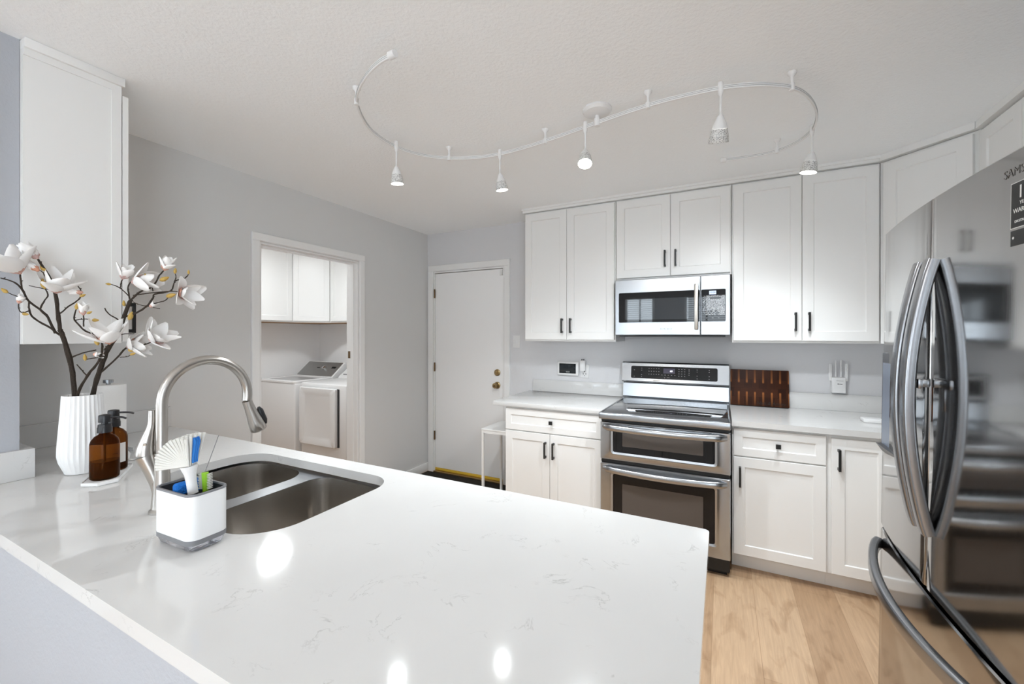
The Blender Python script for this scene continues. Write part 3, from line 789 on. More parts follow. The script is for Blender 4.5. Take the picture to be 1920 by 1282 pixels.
def flower(parent, px, py, dx, dy, size, opening, n=6, seed=0, tz=.2, name='flower'):
    rg = random.Random(seed*13+5); size *= 1.14
    o = P(px, py)
    axis = (CR*dx-Vector((0, 0, 1))*dy-CF*tz).normalized()
    a1 = axis.orthogonal().normalized(); a2 = axis.cross(a1)
    fm = MB(); sp_ = MB()
    for lay in range(2):
        for i in range(n//2):
            ph = 2*PI*(i+.5*lay)/(n//2)+rg.uniform(-.25, .25)+seed
            rad = a1*math.cos(ph)+a2*math.sin(ph)
            op = opening*(1.0 if lay else .62)*rg.uniform(.8, 1.15)
            d = (axis*math.cos(op)+rad*math.sin(op)).normalized()
            nrm = (rad*math.cos(op)-axis*math.sin(op)); side = d.cross(nrm).normalized()
            petal(fm, o+rad*.003, d, side, -nrm, size*rg.uniform(.88, 1.1), size*.62*rg.uniform(.85, 1.1), rg.uniform(-.12, .22)-(.12 if opening < .5 else 0), .22)
    f_ = fm.build(name, PETAL, parent, ang=80)
    for i in range(3):
        ph = 2*PI*i/3+seed*1.7
        rad = a1*math.cos(ph)+a2*math.sin(ph)
        op = opening*.75
        d = (axis*math.cos(op)+rad*math.sin(op)).normalized()
        nrm = (rad*math.cos(op)-axis*math.sin(op)); side = d.cross(nrm).normalized()
        petal(sp_, o+rad*.0045-axis*.002, d, side, -nrm, size*.52, size*.50, .05, .22)
    sp_.ball(o-axis*.001, .005, n=8)
    sp_.build('sepal', SEPAL, f_, ang=80)
def bud(parent, px, py, dx, dy, ln, m=None):
    o = P(px, py, -.003); axis = (CR*dx-Vector((0, 0, 1))*dy).normalized()
    pr = [(0, .25), (.15, .75), (.4, 1.0), (.7, .72), (.92, .3), (1, .05)]
    MB().tube([o+axis*ln*a for a, c in pr], [max(.0006, ln*.24*c) for a, c in pr], 9).build('bud', m or BUDM, parent)

mg = thing('magnolia_branch', 'dark magnolia branch leaning left out of the vase with large white blooms', 'branch', P(141, 745))
wb = MB()
stick(wb, [(146, 790), (140, 739), (134, 685), (120, 636), (113, 618)], .0086, .0072)
stick(wb, [(113, 620), (109, 590), (104, 551), (96.5, 528), (85, 507), (69.5, 484)], .0062, .0028)
stick(wb, [(112, 628), (95, 615), (64, 597), (55, 582), (55, 564)], .0036, .0020)
stick(wb, [(104, 625), (90, 595), (75, 580), (54, 564), (41, 541), (26, 529), (2, 521)], .0042, .0020)
stick(wb, [(41, 541), (38.6, 523), (37, 511)], .0022, .0022)
stick(wb, [(51, 561), (33, 556), (14, 548)], .0017, .0013)
stick(wb, [(112, 588), (129, 574), (149, 560), (152, 546), (144, 533)], .0024, .0014)
stick(wb, [(75, 580), (82, 566), (90, 553), (84, 541)], .0024, .0018)
stick(wb, [(100, 543), (82, 541), (54, 535)], .0018, .0012)
stick(wb, [(96, 536), (86, 522), (80, 510), (68, 505)], .0017, .0012)
stick(wb, [(55, 582), (42, 586), (35, 578), (36, 562)], .0017, .0013)
stick(wb, [(136, 669), (154, 662), (180, 656)], .0028, .0020)
wb.build('stem', BARK, mg, ang=50)
flower(mg, 37, 511, -.35, -.9, .088, 1.05, 8, 1, .45)
flower(mg, 69, 483, -.65, -.75, .050, .35, 6, 2, .2)
flower(mg, 70, 506, -.7, -.6, .036, .20, 6, 3, .1)
flower(mg, 105, 548, .25, -.95, .078, .95, 8, 4, .1)
flower(mg, 152, 548, -.9, -.1, .030, .25, 6, 5, .1)
flower(mg, 36, 566, .5, -.8, .026, .25, 6, 6, .1)
for a in ((84, 541, -.25, -1, .036), (85, 508, -.7, -.75, .026), (14, 549, -.8, -.6, .026), (150, 556, .7, -.3, .022), (42, 588, .9, .1, .022)): bud(mg, *a)

BD = .022
mg = thing('magnolia_branch', 'dark magnolia branch leaning right out of the vase over the paper towels', 'branch', P(170, 745))
wb = MB()
stick(wb, [(168, 790), (175, 736), (190, 687), (203, 654), (221, 626), (232, 595), (242, 569), (245.5, 562)], .0080, .0058)
stick(wb, [(245.5, 562), (263, 547), (287, 536), (299, 516), (309, 505.5)], .0034, .0020)
stick(wb, [(243, 560), (240, 538), (245.5, 528)], .0026, .0018)
stick(wb, [(241, 554), (223.7, 539), (208, 533)], .0019, .0014)
stick(wb, [(226, 541), (227, 530), (231, 520)], .0018, .0015)
stick(wb, [(237, 593), (256, 586), (276, 573), (287, 558), (291, 551), (320, 545), (328.5, 527), (346, 522), (353.6, 514)], .0036, .0016)
stick(wb, [(250, 553.6), (285, 549), (322, 546), (339.4, 548)], .0020, .0016)
stick(wb, [(278, 571), (306.7, 564.5), (315, 558)], .0019, .0015)
stick(wb, [(326, 530), (330, 519), (328, 512)], .0015, .0012)
stick(wb, [(268, 545), (273, 532), (275, 522)], .0015, .0012)
stick(wb, [(287, 546), (284, 533), (277, 524)], .0015, .0012)
stick(wb, [(190, 697), (219, 671.5), (237, 652), (267, 647), (287, 640)], .0034, .0020)
stick(wb, [(237, 652), (245, 642), (254, 634)], .0022, .0014)
stick(wb, [(221.5, 599), (204, 588.5), (196, 577)], .0022, .0016)
stick(wb, [(221.5, 628), (235, 626), (252, 625.6)], .0016, .0012)
stick(wb, [(225, 670), (240, 668), (247, 662)], .0016, .0012)
stick(wb, [(250, 566), (264, 572), (279, 574), (300, 579)], .0014, .0011)
wb.build('stem', BARK, mg, ang=50)
flower(mg, 230, 521, .55, -.85, .050, .55, 6, 7, .1)
flower(mg, 249, 529, .85, -.15, .078, .75, 8, 8, -.3)
flower(mg, 309, 505, .45, -.9, .046, .60, 7, 9, .2)
flower(mg, 338, 548, .95, .15, .066, 1.0, 8, 10, .05)
flower(mg, 283, 638, .75, -.45, .076, .95, 8, 11, .05)
flower(mg, 240, 650, .9, -.25, .066, .9, 8, 12, -.3)
flower(mg, 283, 574, .9, -.6, .022, .25, 6, 13, .1)
for a in ((208, 533, -1, -.15, .020), (275, 523, -.3, -1, .022), (300, 526, .9, -.35, .036), (328, 513, .1, -1, .022), (353.6, 514, 0, -1, .017), (312, 556, .95, -.25, .036),
          (233, 574, -.1, -1, .022), (242, 600, .35, -.9, .034), (241, 657, .95, -.25, .044), (244, 665, .9, -.3, .022)): bud(mg, *a)

BD = -.024
mg = thing('magnolia_branch', 'short middle magnolia sprig in the vase carrying the open front bloom', 'branch', P(150, 745))
wb = MB()
stick(wb, [(140, 790), (146, 739), (165, 703), (185, 677), (192, 654), (190, 638)], .0048, .0030)
stick(wb, [(163, 704), (152, 692), (144, 683)], .0022, .0015)
stick(wb, [(190, 640), (177, 627), (160, 620), (140, 600), (141.6, 584), (146, 575)], .0034, .0017)
stick(wb, [(157, 612), (157, 600), (156, 588)], .0020, .0018)
stick(wb, [(142, 600), (158, 598), (172, 600)], .0016, .0014)
stick(wb, [(193, 668), (172, 672), (160, 674)], .0024, .0016)
stick(wb, [(195, 656), (202, 648), (205, 643)], .0024, .0024)
wb.build('stem', BARK, mg, ang=50)
flower(mg, 205, 643, .05, -1.0, .084, 1.05, 8, 14, .25)
flower(mg, 156, 588, .1, -1.0, .036, .30, 6, 15, .1)
flower(mg, 178, 664, .9, .1, .024, .25, 6, 16, .1)
for a in ((143, 580, .15, -1, .024), (163, 588, .9, -.4, .020), (172, 600, 1, 0, .026), (184, 647, -.4, -1, .030), (160, 676, -.1, -1, .024)): bud(mg, *a)

# ------------------------------------------------------------------ range
rg_ = thing('range', 'stainless steel double-oven electric range between the base cabinets', 'range', (-.328, 3.0, 0))
RX0, RX1 = -.7105, .0445
MB().box(RX0+.004, RX1-.004, 2.71, YB-.012, .03, .862).build('body', DARKBR, rg_, smooth=False)
MB().box(RX0+.02, RX1-.02, 2.735, 3.35, 0.0005, .0295).build('plinth', BLACKM, rg_, smooth=False)
ckt = MB()
ckt.box(RX0, RX1, 2.632, 2.668, .866, .906, .006, 3)
ckt.box(RX0, RX0+.014, 2.668, 3.345, .866, .906, .003).box(RX1-.014, RX1, 2.668, 3.345, .866, .906, .003)
ckt.build('cooktop_frame', STEEL, rg_)
MB().box(RX0+.0145, RX1-.0145, 2.6685, 3.345, .868, .9045, .001).build('cooktop_glass', COOKTOP, rg_)
# backguard
def xprism(mb, poly, x0, x1): return mb.prism(poly, x0, x1, 'x')
xprism(MB(), [(3.346, .866), (3.346, .908), (3.362, .922), (3.375, 1.022), (3.432, 1.022), (3.432, .866)], RX0+.002, RX1-.002).build('lower_backguard', STEEL, rg_, smooth=False)
MB().box(RX0+.004, RX1-.004, 3.38, 3.43, 1.0223, 1.0355).build('vent_gap', BLACKM, rg_, smooth=False)
cs = MB()
prof = [(3.335, 1.036), (3.325, 1.046), (3.352, 1.182), (3.362, 1.191), (3.432, 1.191), (3.432, 1.036)]
xprism(cs, prof, RX0+.001, RX1-.001)
con = cs.build('console', STEEL, rg_, smooth=False)
Sl = Vector((0, 3.352-3.325, 1.182-1.046)).normalized(); Sn = Vector((0, -Sl.z, Sl.y))
def Tc(u, wv, z): return tuple(Vector((u, 3.325, 1.046))+Sl*z+Sn*wv)
MB().loft([[Tc(p[0], wv, p[1]) for p in rrect(-.640, -.030, .021, .117, .012)] for wv in (.0004, .003)]).build('control_panel', BLACKG, con, smooth=False)
MB().loft([[Tc(p[0], wv, p[1]) for p in ((-.400, .066), (-.318, .066), (-.318, .104), (-.400, .104))] for wv in (.0031, .0034)]).build('display', LCDV, con, smooth=False)
Mcon = Matrix((( 1, 0, 0, 0), (0, Sl.y, Sn.y, 0), (0, Sl.z, Sn.z, 0), (0, 0, 0, 1)))
def MT(u, z, wv=.0040): return Matrix.Translation(Vector(Tc(u, wv, z))) @ Mcon
text('digits', '60', .019, MT(-.344, .083), DIGIT, con)
mk = MB()
for (u, z) in [(-.615, .085), (-.615, .035), (-.56, .10), (-.56, .085), (-.56, .05), (-.56, .035)]+[(-.505+.018*i, .10-.022*j) for i in range(5) for j in range(3)]+[(-.41+.023*i, .053) for i in range(5)]+[(-.29+.02*i, .10-.017*j) for i in range(3) for j in range(4)]+[(-.22, .10), (-.22, .09), (-.22, .075), (-.22, .06)]+[(-.165, .10), (-.165, .085), (-.165, .055), (-.165, .035), (-.085, .10), (-.085, .085), (-.085, .055), (-.085, .035)]+[(-.39, .032), (-.37, .034), (-.36, .034)]:
    mk.loft([[Tc(u+i*.0035, wv, z+j*.0013) for i, j in ((-1, -1), (1, -1), (1, 1), (-1, 1))] for wv in (.0031, .0036)])
mk.build('control_marks', MARK, con, smooth=False)
MB().loft([[Tc(p[0], wv, p[1]) for p in rrect(-.475, -.425, .004, .013, .002)] for wv in (.0001, .0006)]).build('badge', EMBOSS, con, smooth=False)
# oven doors
def oven(z0, z1, wz0, wz1, hz):
    d = MB()
    yb, yf = 2.705, 2.668
    def R_(x0, x1, za, zb, r, y): return [(p[0], y, p[1]) for p in rrect(x0, x1, za, zb, r, 5)]
    W0, W1 = -.622, -.042
    d.loft([R_(RX0+.002, RX1-.002, z0, z1, .008, yb), R_(RX0+.002, RX1-.002, z0, z1, .008, yf+.006), R_(RX0+.006, RX1-.006, z0+.004, z1-.004, .008, yf),
            R_(W0-.030, W1+.030, wz0-.026, wz1+.024, .022, yf), R_(W0-.016, W1+.016, wz0-.015, wz1+.013, .018, yf-.0065), R_(W0-.004, W1+.004, wz0-.003, wz1+.003, .012, yf-.003), R_(W0, W1, wz0, wz1, .010, yf+.004)], True, True, False)
    o_ = d.build('oven_door', STEEL, rg_, ang=28)
    g = MB().prism(rrect(W0, W1, wz0, wz1, .010), yf+.0005, yf+.006, 'y').build('door_glass', BLACKG, o_, smooth=False)
    ww = .075
    MB().prism(rrect(W0+.055, W1-.058, wz0+.038 if wz1-wz0 < .2 else wz0+.05, wz1-.008 if wz1-wz0 < .2 else wz1-.055, .004), yf-.0002, yf+.0004, 'y').build('window', OVENW, o_, smooth=False)
    # bowed bar handle
    hp = []; hr = []
    for i in range(25):
        t_ = i/24; u = RX0+.022+(RX1-RX0-.044)*t_
        bow = math.sin(PI*t_)**.45
        hp.append((u, yf-.004-.046*bow, hz-.004*math.sin(PI*t_))); hr.append(.0175 if 0 < i < 24 else .012)
    sec = [(math.cos(2*PI*k/16)*.62, math.sin(2*PI*k/16)*1.15) for k in range(16)]
    MB().tube(hp, hr, sec=sec, up=(0, 0, 1)).box(RX0+.030, RX0+.075, yf-.018, yf+.001, hz-.012, hz+.012, .004).box(RX1-.075, RX1-.030, yf-.018, yf+.001, hz-.012, hz+.012, .004).build('handle', STEEL, o_, ang=50)
    return o_
oven(.600, .843, .658, .790, .8130)
od = oven(.112, .577, .196, .512, .545)
MB().box(RX0+.004, RX1-.004, 2.69, 2.709, .578, .599).box(RX0+.004, RX1-.004, 2.69, 2.709, .8435, .8655).build('door_gap', BLACKM, rg_, smooth=False)
MB().box(RX0+.02, RX0+.34, 2.6665, 2.6695, .8315, .8345).box(RX0+.40, RX1-.10, 2.6665, 2.6695, .8315, .8345).build('vent_slot', BLACKM, rg_, smooth=False)
MB().box(RX0+.008, RX1-.008, 2.70, 2.73, .0305, .1115).build('kick_panel', BLACKM, rg_, smooth=False)

# ------------------------------------------------------------------ microwave
mw = thing('microwave', 'stainless over-the-range microwave mounted under the short wall cabinet', 'microwave', (-.325, 3.2, 1.398))
MX0, MX1, MZ0, MZ1, MY = -.699, .0475, 1.402, 1.800, 3.045
MB().box(MX0+.004, MX1-.004, MY+.03, YB-.002, MZ0+.003, MZ1).build('body', DARKBR, mw, smooth=False)
MB().box(MX0+.03, MX1-.03, MY+.015, YB-.02, MZ0-.013, MZ0+.0025).build('vent_base', BLACKM, mw, smooth=False)
XS = -.130
def mpanel(x0, x1, wx0, wx1):
    d = MB()
    def R_(a0, a1, za, zb, r, y): return [(p[0], y, p[1]) for p in rrect(a0, a1, za, zb, r, 4)]
    d.loft([R_(x0, x1, MZ0, MZ1, .004, MY+.0295), R_(x0, x1, MZ0, MZ1, .004, MY+.004), R_(x0+.004, x1-.004, MZ0+.004, MZ1-.004, .004, MY), R_(wx0, wx1, 1.492, 1.706, .008, MY), R_(wx0+.0015, wx1-.0015, 1.4935, 1.7045, .007, MY+.004)], True, True, False)
    return d
dm = mpanel(MX0, XS-.001, -.672, XS-.0045).build('door', STEEL, mw, ang=28)
MB().prism(rrect(-.6705, XS-.006, 1.4935, 1.7045, .006), MY+.001, MY+.006, 'y').build('door_glass', BLACKG, dm, smooth=False)
MB().prism(rrect(-.628, XS-.075, 1.512, 1.660, .004), MY+.0004, MY+.0009, 'y').build('window', SCREEN, dm, smooth=False)
bd = MB()
for i, (h_, w_) in enumerate(((.9, 1.2), (1, .5), (.9, 1.3), (1, .5), (.9, 1.3), (1, .6), (.9, 1.2))): bd.box(-.385+.0115*i, -.385+.0115*i+.0045*w_, MY-.0005, MY+.0001, 1.445-.005*h_, 1.445+.005*h_)
bd.build('badge', EMBOSS, dm, smooth=False)
hm = MB().box(-.167, -.143, MY-.040, MY-.026, 1.438, 1.742, .004).box(-.160, -.148, MY-.027, MY, 1.455, 1.475, .002).box(-.160, -.148, MY-.027, MY, 1.705, 1.725, .002)
hm.build('handle', HANDW, dm)
cp = mpanel(XS+.001, MX1, XS+.0045, .020).build('control_panel', STEEL, mw, ang=28)
MB().prism(rrect(XS+.006, .0185, 1.4935, 1.7045, .006), MY+.001, MY+.006, 'y').build('panel_glass', BLACKG, cp, smooth=False)
ld = MB().box(-.078, -.036, MY+.0002, MY+.0009, 1.672, 1.696).build('display', LCD, cp, smooth=False)
text('digits', '10:24', .015, Mface((-.057, MY-.0001, 1.684)), INKN, ld)
bt = MB()
for j in range(6):
    for i in range(3): bt.box(-.098+.036*i, -.088+.036*i, MY+.0003, MY+.0009, 1.515+.023*j, 1.518+.023*j)
bt.build('buttons', MARK, cp, smooth=False)
fl = MB(); nx, nz = 34, 34; G = []
for j in range(nz+1):
    row = []
    for i in range(nx+1):
        x = -.115+.130*i/nx; z = 1.535+.130*j/nz
        row.append(fl.bm.verts.new((x, MY-.0005-rnd.uniform(0, .0034), z)))
    G.append(row)
for j in range(nz):
    for i in range(nx):
        u_, v_ = i/nx, j/nz
        if (v_ < .25 and u_ < .75 and rnd.random() < .6) or (u_ < .12 and rnd.random() < .6) or (.80 < v_ < .90 and .3 < u_ < .8): continue
        fl.bm.faces.new((G[j][i], G[j][i+1], G[j+1][i+1], G[j+1][i]))
fl.build('protective_film', FILM, cp, smooth=False)

# ------------------------------------------------------------------ fridge (leans back very slightly)
FR = (0.90, 1.515, 0.0)
fr = thing('refrigerator', 'tall dark stainless french-door refrigerator with bowed handles on the right', 'refrigerator', FR, rot=(0, .0134, 0))
def xf(y, e=-.392): return e-.026*(1-(y/.455)**2)
def doorprof(y0, y1, r=.010):
    out = [(-.325, y0), ]
    n = 18
    out += [(xf(y0)+r, y0), (xf(y0)+r*.3, y0+r*.3)]
    for i in range(n+1):
        y = y0+r+(y1-y0-2*r)*i/n; out.append((xf(y), y))
    out += [(xf(y1)+r*.3, y1-r*.3), (xf(y1)+r, y1), (-.325, y1)]
    return out
MB().box(-.318, .40, -.45, .45, .03, 1.745, .004).build('body', DGREY, fr, local=True)
MB().box(-.30, .38, -.43, .43, .0005, .0295).build('plinth', BLACKM, fr, local=True)
def fdoor(name, y0, y1, z0, z1):
    pr = doorprof(y0, y1)
    ins = [(p[0]+(.004 if p[0] < -.33 else 0), p[1]) for p in pr]
    return MB().loft([[(*p, z0) for p in ins], [(*p, z0+.004) for p in pr], [(*p, z1-.004) for p in pr], [(*p, z1) for p in ins]]).build(name, DARKST, fr, local=True, ang=40)
d_far = fdoor('door', .002, .455, .712, 1.768)
d_near = fdoor('door', -.455, -.002, .712, 1.768)
d_drw = fdoor('freezer_drawer', -.455, .455, .058, .698)
def bar_sec(): return [(p[0], p[1]) for p in rrect(-1, 1, -.62, .62, .35, 3)]
for dd, y, sg in ((d_far, .034, 1), (d_near, -.034, -1)):
    hp = []
    for i in range(33):
        t_ = i/32; z = .872+.725*t_
        s_ = math.sin(PI*t_)
        hp.append((xf(y)-.008-.046*s_**.85, y, z))
    hb = MB().tube(hp, .0215, sec=bar_sec(), up=(-1, 0, 0)).build('handle', HANDST, dd, local=True, ang=45)
hp = []
for i in range(41):
    t_ = i/40; y = .425-.85*t_; s_ = math.sin(PI*t_)
    hp.append((xf(y)-.010-.062*s_**.7, y, .640+.008*(1-s_)))
MB().tube(hp, .0200, sec=bar_sec(), up=(-1, 0, 0)).build('handle', HANDST, d_drw, local=True, ang=45)
# dispenser on the far door
dp = MB().prism(rrect(.205, .425, .995, 1.335, .006), xf(.42)-.006, xf(.42)+.03, 'x').build('dispenser', HANDST, d_far, local=True, smooth=False)
MB().prism(rrect(.215, .415, 1.005, 1.300, .004), xf(.42)-.0075, xf(.42)-.0062, 'x').build('dispenser_recess', DISPP, dp, local=True, smooth=False)
MB().prism([(xf(.42)-.006, .985), (xf(.42)-.022, 1.010), (xf(.42)-.006, 1.012)], .21, .42, 'y').build('drip_tray', BLACKP, dp, local=True, smooth=False)
# sticker and raised logo on the near door
def on_door(name, s, size, y, z, m, parent, dx=-.0006):
    c = bpy.data.curves.new('t', 'FONT'); c.body = s; c.size = size; c.extrude = .0002; c.align_x = 'CENTER'; c.align_y = 'CENTER'; c.resolution_u = 3
    t = bpy.data.objects.new('t', c); COL.objects.link(t)
    me = bpy.data.meshes.new_from_object(t.evaluated_get(bpy.context.evaluated_depsgraph_get()))
    bpy.data.objects.remove(t); bpy.data.curves.remove(c); me.name = name
    me.transform(Matrix.Rotation(-PI/2, 4, 'Z') @ Matrix.Rotation(PI/2, 4, 'X'))
    for q in me.vertices:
        yy = q.co.y+y; q.co = Vector((xf(yy)+dx+q.co.x, yy, q.co.z+z))
    me.materials.clear(); me.materials.append(m)
    o = bpy.data.objects.new(name, me); COL.objects.link(o); o.parent = parent; WL[o.name] = WL[parent.name]; return o
def patch(name, y0, y1, z0, z1, m, parent, dx=-.0004):
    m_ = MB(); n = 6
    f_ = [[(xf(y0+(y1-y0)*i/n)+dx, y0+(y1-y0)*i/n, z) for i in range(n+1)] for z in (z0, z1)]
    m_.loft(f_, closed=False); return m_.build(name, m, parent, local=True, smooth=False)
on_door('logo', 'SAMSUNG', .024, -.352, 1.724, EMBOSS2, d_near)
sk_ = patch('warranty_sticker', -.403, -.320, 1.612, 1.700, CLEARSTK, d_near)
patch('sticker_edge', -.4045, -.3185, 1.6105, 1.7015, INKW, sk_, -.0002)
on_door('print', '10', .036, -.354, 1.679, INKW, sk_)
on_door('print', 'YEAR', .0095, -.354, 1.6585, INKW, sk_)
on_door('print', 'WARRANTY', .0125, -.361, 1.6445, INKW, sk_)
on_door('print', 'DIGITAL INVERTER', .0072, -.361, 1.6235, INKW, sk_)
sk2 = patch('spec_sticker', -.403, -.320, 1.576, 1.6065, CLEARSTK, d_near)
patch('print', -.375, -.358, 1.580, 1.603, INKW, sk2, -.0008)
m_ = MB(); m_.tube([(xf(-.328)-.0012, -.328, 1.592), (xf(-.328)-.0006, -.328, 1.592)], .0026, 10).build('print', INKW, sk2, local=True)
# child lock strap joining the two handles
fk = thing('child_lock', 'clear chrome child lock strapped across the two refrigerator handles', 'lock', (.46, 1.515, 1.27), rot=(0, .0134, 0))
WL[fk.name] = Vector((.46, 1.515, 1.27))
xh = .90+xf(0)-.058+.0134*1.27
MB().box(xh+.022, xh+.032, 1.468, 1.562, 1.262, 1.288, .003).box(xh+.022, xh+.030, 1.500, 1.514, 1.200, 1.262, .003).box(xh+.030, .8975+xf(0)+.0134*1.27, 1.496, 1.520, 1.264, 1.286, .003).build('strap', HANDST, fk)

# ------------------------------------------------------------------ track light
tl = thing('track_light', 'white curved monorail track light with five lamp heads on the ceiling', 'light', (-.503, 1.83, ZC))
TR = [(-1.027, 1.101), (-1.092, 1.109), (-1.189, 1.142), (-1.292, 1.197), (-1.370, 1.262), (-1.445, 1.365), (-1.495, 1.470), (-1.512, 1.590), (-1.492, 1.714), (-1.432, 1.812), (-1.328, 1.897), (-1.189, 1.952), (-1.062, 1.968), (-.914, 1.958), (-.802, 1.940), (-.680, 1.916), (-.573, 1.892), (-.436, 1.862), (-.282, 1.835), (-.145, 1.828), (-.008, 1.835), (.085, 1.860), (.165, 1.897), (.245, 1.957), (.305, 2.045), (.351, 2.160), (.378, 2.280), (.383, 2.391), (.362, 2.478), (.319, 2.548), (.258, 2.595), (.17, 2.612), (.007, 2.602)]
ZTR = 2.380
path = crom([(x, y, ZTR) for x, y in TR], 5)
rs = rrect(-.42, .42, -.95, .95, .25, 3)
MB().tube(path, .0095, sec=rs, up=(0, 0, 1)).build('rail', PLAST, tl, ang=50)
cdm = MB()
for dz in (-.0032, .0032):
    for sg in (-1, 1):
        off = []
        for i, p in enumerate(path):
            d = (path[min(i+1, len(path)-1)]-path[max(i-1, 0)]).normalized()
            off.append(p+Vector((-d.y, d.x, 0))*(.0041*sg)+Vector((0, 0, dz)))
        cdm.tube(off, .0007, 4)
cdm.build('conductor_line', INKG, tl)
for a, c in ((path[0], path[2]), (path[-1], path[-3])):
    d = (a-c).normalized()
    MB().tube([a-d*.012, a+d*.016], .0135, 14).build('end_cap', PLAST, tl)
for x, y in ((-1.365, 1.255), (-1.345, 1.885), (-.795, 1.939), (-.282, 1.835), (.245, 1.957), (.258, 2.595)):
    MB().lathe([(.017, .0595), (.016, .052), (.009, .044), (.006, .040), (.005, .014), (.010, .012), (.010, -.013), (.006, -.015)], (x, y, ZTR), 16).build('standoff', PLAST, tl, ang=45)
cnx = (-.513, 1.877)
MB().lathe([(.066, .0597), (.066, .052), (.058, .042), (.030, .034), (.008, .031)], (*cnx, ZTR), 32).build('canopy', PLAST, tl)
MB().lathe([(.009, .033), (.009, .018), (.014, .016), (.014, -.016), (.012, -.018)], (*cnx, ZTR), 18).build('feed_connector', PLAST, tl)
heads = [((-1.500, 1.640), (-.02, .10, -1.0), True, 1.0), ((-1.070, 1.967), (.08, .14, -1.0), True, 1.0), ((-.573, 1.892), (.10, -.42, -1.0), True, 1.0),
         ((-.006, 1.836), (-.095, .455, -1.0), False, 1.15), ((.381, 2.405), (-.16, .06, -1.0), True, 1.08)]
for (x, y), dr_, lit, k in heads:
    D = Vector(dr_).normalized()
    m_ = MB().lathe([(.0095, .022), (.0105, .018), (.0105, -.016), (.007, -.028), (.0055, -.030), (.0042, -.032), (.0042, -.105), (.007, -.108), (.007, -.114)], (x, y, ZTR), 14)
    hd = m_.build('lamp_head', PLAST, tl, ang=45)
    top = Vector((x, y, ZTR-.108))
    pr = [(0, .008), (.012, .014), (.028, .0215), (.042, .0255)]
    MB().tube([top+D*a*k for a, r in pr], [r*k for a, r in pr], 24).build('shade', PLAST, hd, ang=60)
    pr2 = [(.042, .0258), (.055, .0285), (.070, .0315), (.086, .0330)]
    rings = []
    a1 = D.orthogonal().normalized(); a2 = D.cross(a1)
    m2 = MB()
    def rg(a, r): return [top+D*a*k+(a1*math.cos(2*PI*i/28)+a2*math.sin(2*PI*i/28))*r*k for i in range(28)]
    m2.loft([rg(a, r) for a, r in pr2]+[rg(.087, .0318)]+[rg(.070, .0300), rg(.055, .0268)], True, False, False)
    m2.build('mesh_shade', MESHW, hd, ang=60)
    MB().tube([top+D*.0745*k, top+D*.079*k], .0275*k, 24).build('bulb', BULB, hd)
    l = bpy.data.lights.new('spot_light', 'SPOT'); l.energy = 40; l.spot_size = math.radians(124 if lit else 140); l.spot_blend = 1.0; l.shadow_soft_size = .03; l.color = (.90, .96, 1.0)
    lo = bpy.data.objects.new('spot_light', l); COL.objects.link(lo); lo.location = top+D*.10*k
    lo.rotation_euler = D.to_track_quat('-Z', 'Y').to_euler()
    lo.parent = hd; lo.location = lo.location-WL[hd.name]

# ------------------------------------------------------------------ things on the back wall and counters
sw = thing('light_switch', 'white light switch plate on the grey wall right of the entry door', 'switch', (-1.697, YB, 1.28))
pl_ = MB().box(-1.733, -1.661, YB-.006, YB-.0003, 1.283, 1.398, .002).build('plate', PLAST, sw)
MB().box(-1.704, -1.690, YB-.013, YB-.0061, 1.325, 1.355, .002).build('toggle', PLAST, sw)
ts = thing('smart_panel', 'white wall-mounted touch panel with a dark screen above the left worktop', 'touch panel', (-1.195, YB, 1.05))
MB().box(-1.292, -1.098, YB-.020, YB-.0003, 1.052, 1.172, .008, 3).build('case', PLAST, ts)
sc_ = MB().box(-1.272, -1.122, YB-.0212, YB-.0202, 1.071, 1.155).build('screen', SCREEN, ts, smooth=False)
text('clock', '10:24', .016, Mface((-1.195, YB-.0214, 1.083)), INKW, sc_)
ou = thing('wall_outlet', 'white duplex outlet plate beside the touch panel', 'outlet', (-1.047, YB, 1.03))
MB().box(-1.083, -1.011, YB-.006, YB-.0003, 1.036, 1.150, .002).build('plate', PLAST, ou)
MB().box(-1.062, -1.058, YB-.0066, YB-.0061, 1.064, 1.078).box(-1.040, -1.036, YB-.0066, YB-.0061, 1.064, 1.078).box(-1.052, -1.046, YB-.0066, YB-.0061, 1.054, 1.059).box(-1.054, -1.044, YB-.0066, YB-.0061, 1.086, 1.092).build('sockets', INKB, ou, smooth=False)
ch = thing('charger', 'white plug-in charger in the outlet beside the touch panel', 'charger', (-1.06, YB-.02, 1.095))
MB().box(-1.080, -1.036, YB-.040, YB-.0065, 1.097, 1.186, .004).build('case', PLAST, ch)
MB().tube([(-1.066, YB-.025, 1.1865), (-1.066, YB-.025, 1.196)], .005, 10).tube([(-1.050, YB-.025, 1.1865), (-1.050, YB-.025, 1.196)], .005, 10).build('plug', INKB, ch)
# wifi extender
we = thing('wifi_extender', 'white wifi range extender with four aerials plugged in above the right worktop', 'wifi extender', (.682, YB, 1.03))
MB().box(.645, .719, YB-.052, YB-.0005, 1.022, 1.124, .005, 3).build('case', PLAST, we)
for xa, z0, z1, rr_ in ((.640, 1.10, 1.212, .0085), (.669, 1.125, 1.236, .004), (.697, 1.125, 1.238, .004), (.7255, 1.10, 1.214, .0085)):
    MB().box(xa-rr_, xa+rr_, YB-.034, YB-.024, z0, z1, .003).build('aerial', PLAST, we)
MB().box(.674, .680, YB-.0526, YB-.0521, 1.079, 1.084).box(.681, .700, YB-.0526, YB-.0521, 1.080, 1.0825).box(.668, .705, YB-.0526, YB-.0521, 1.102, 1.1032).build('print', INKB, we, smooth=False)
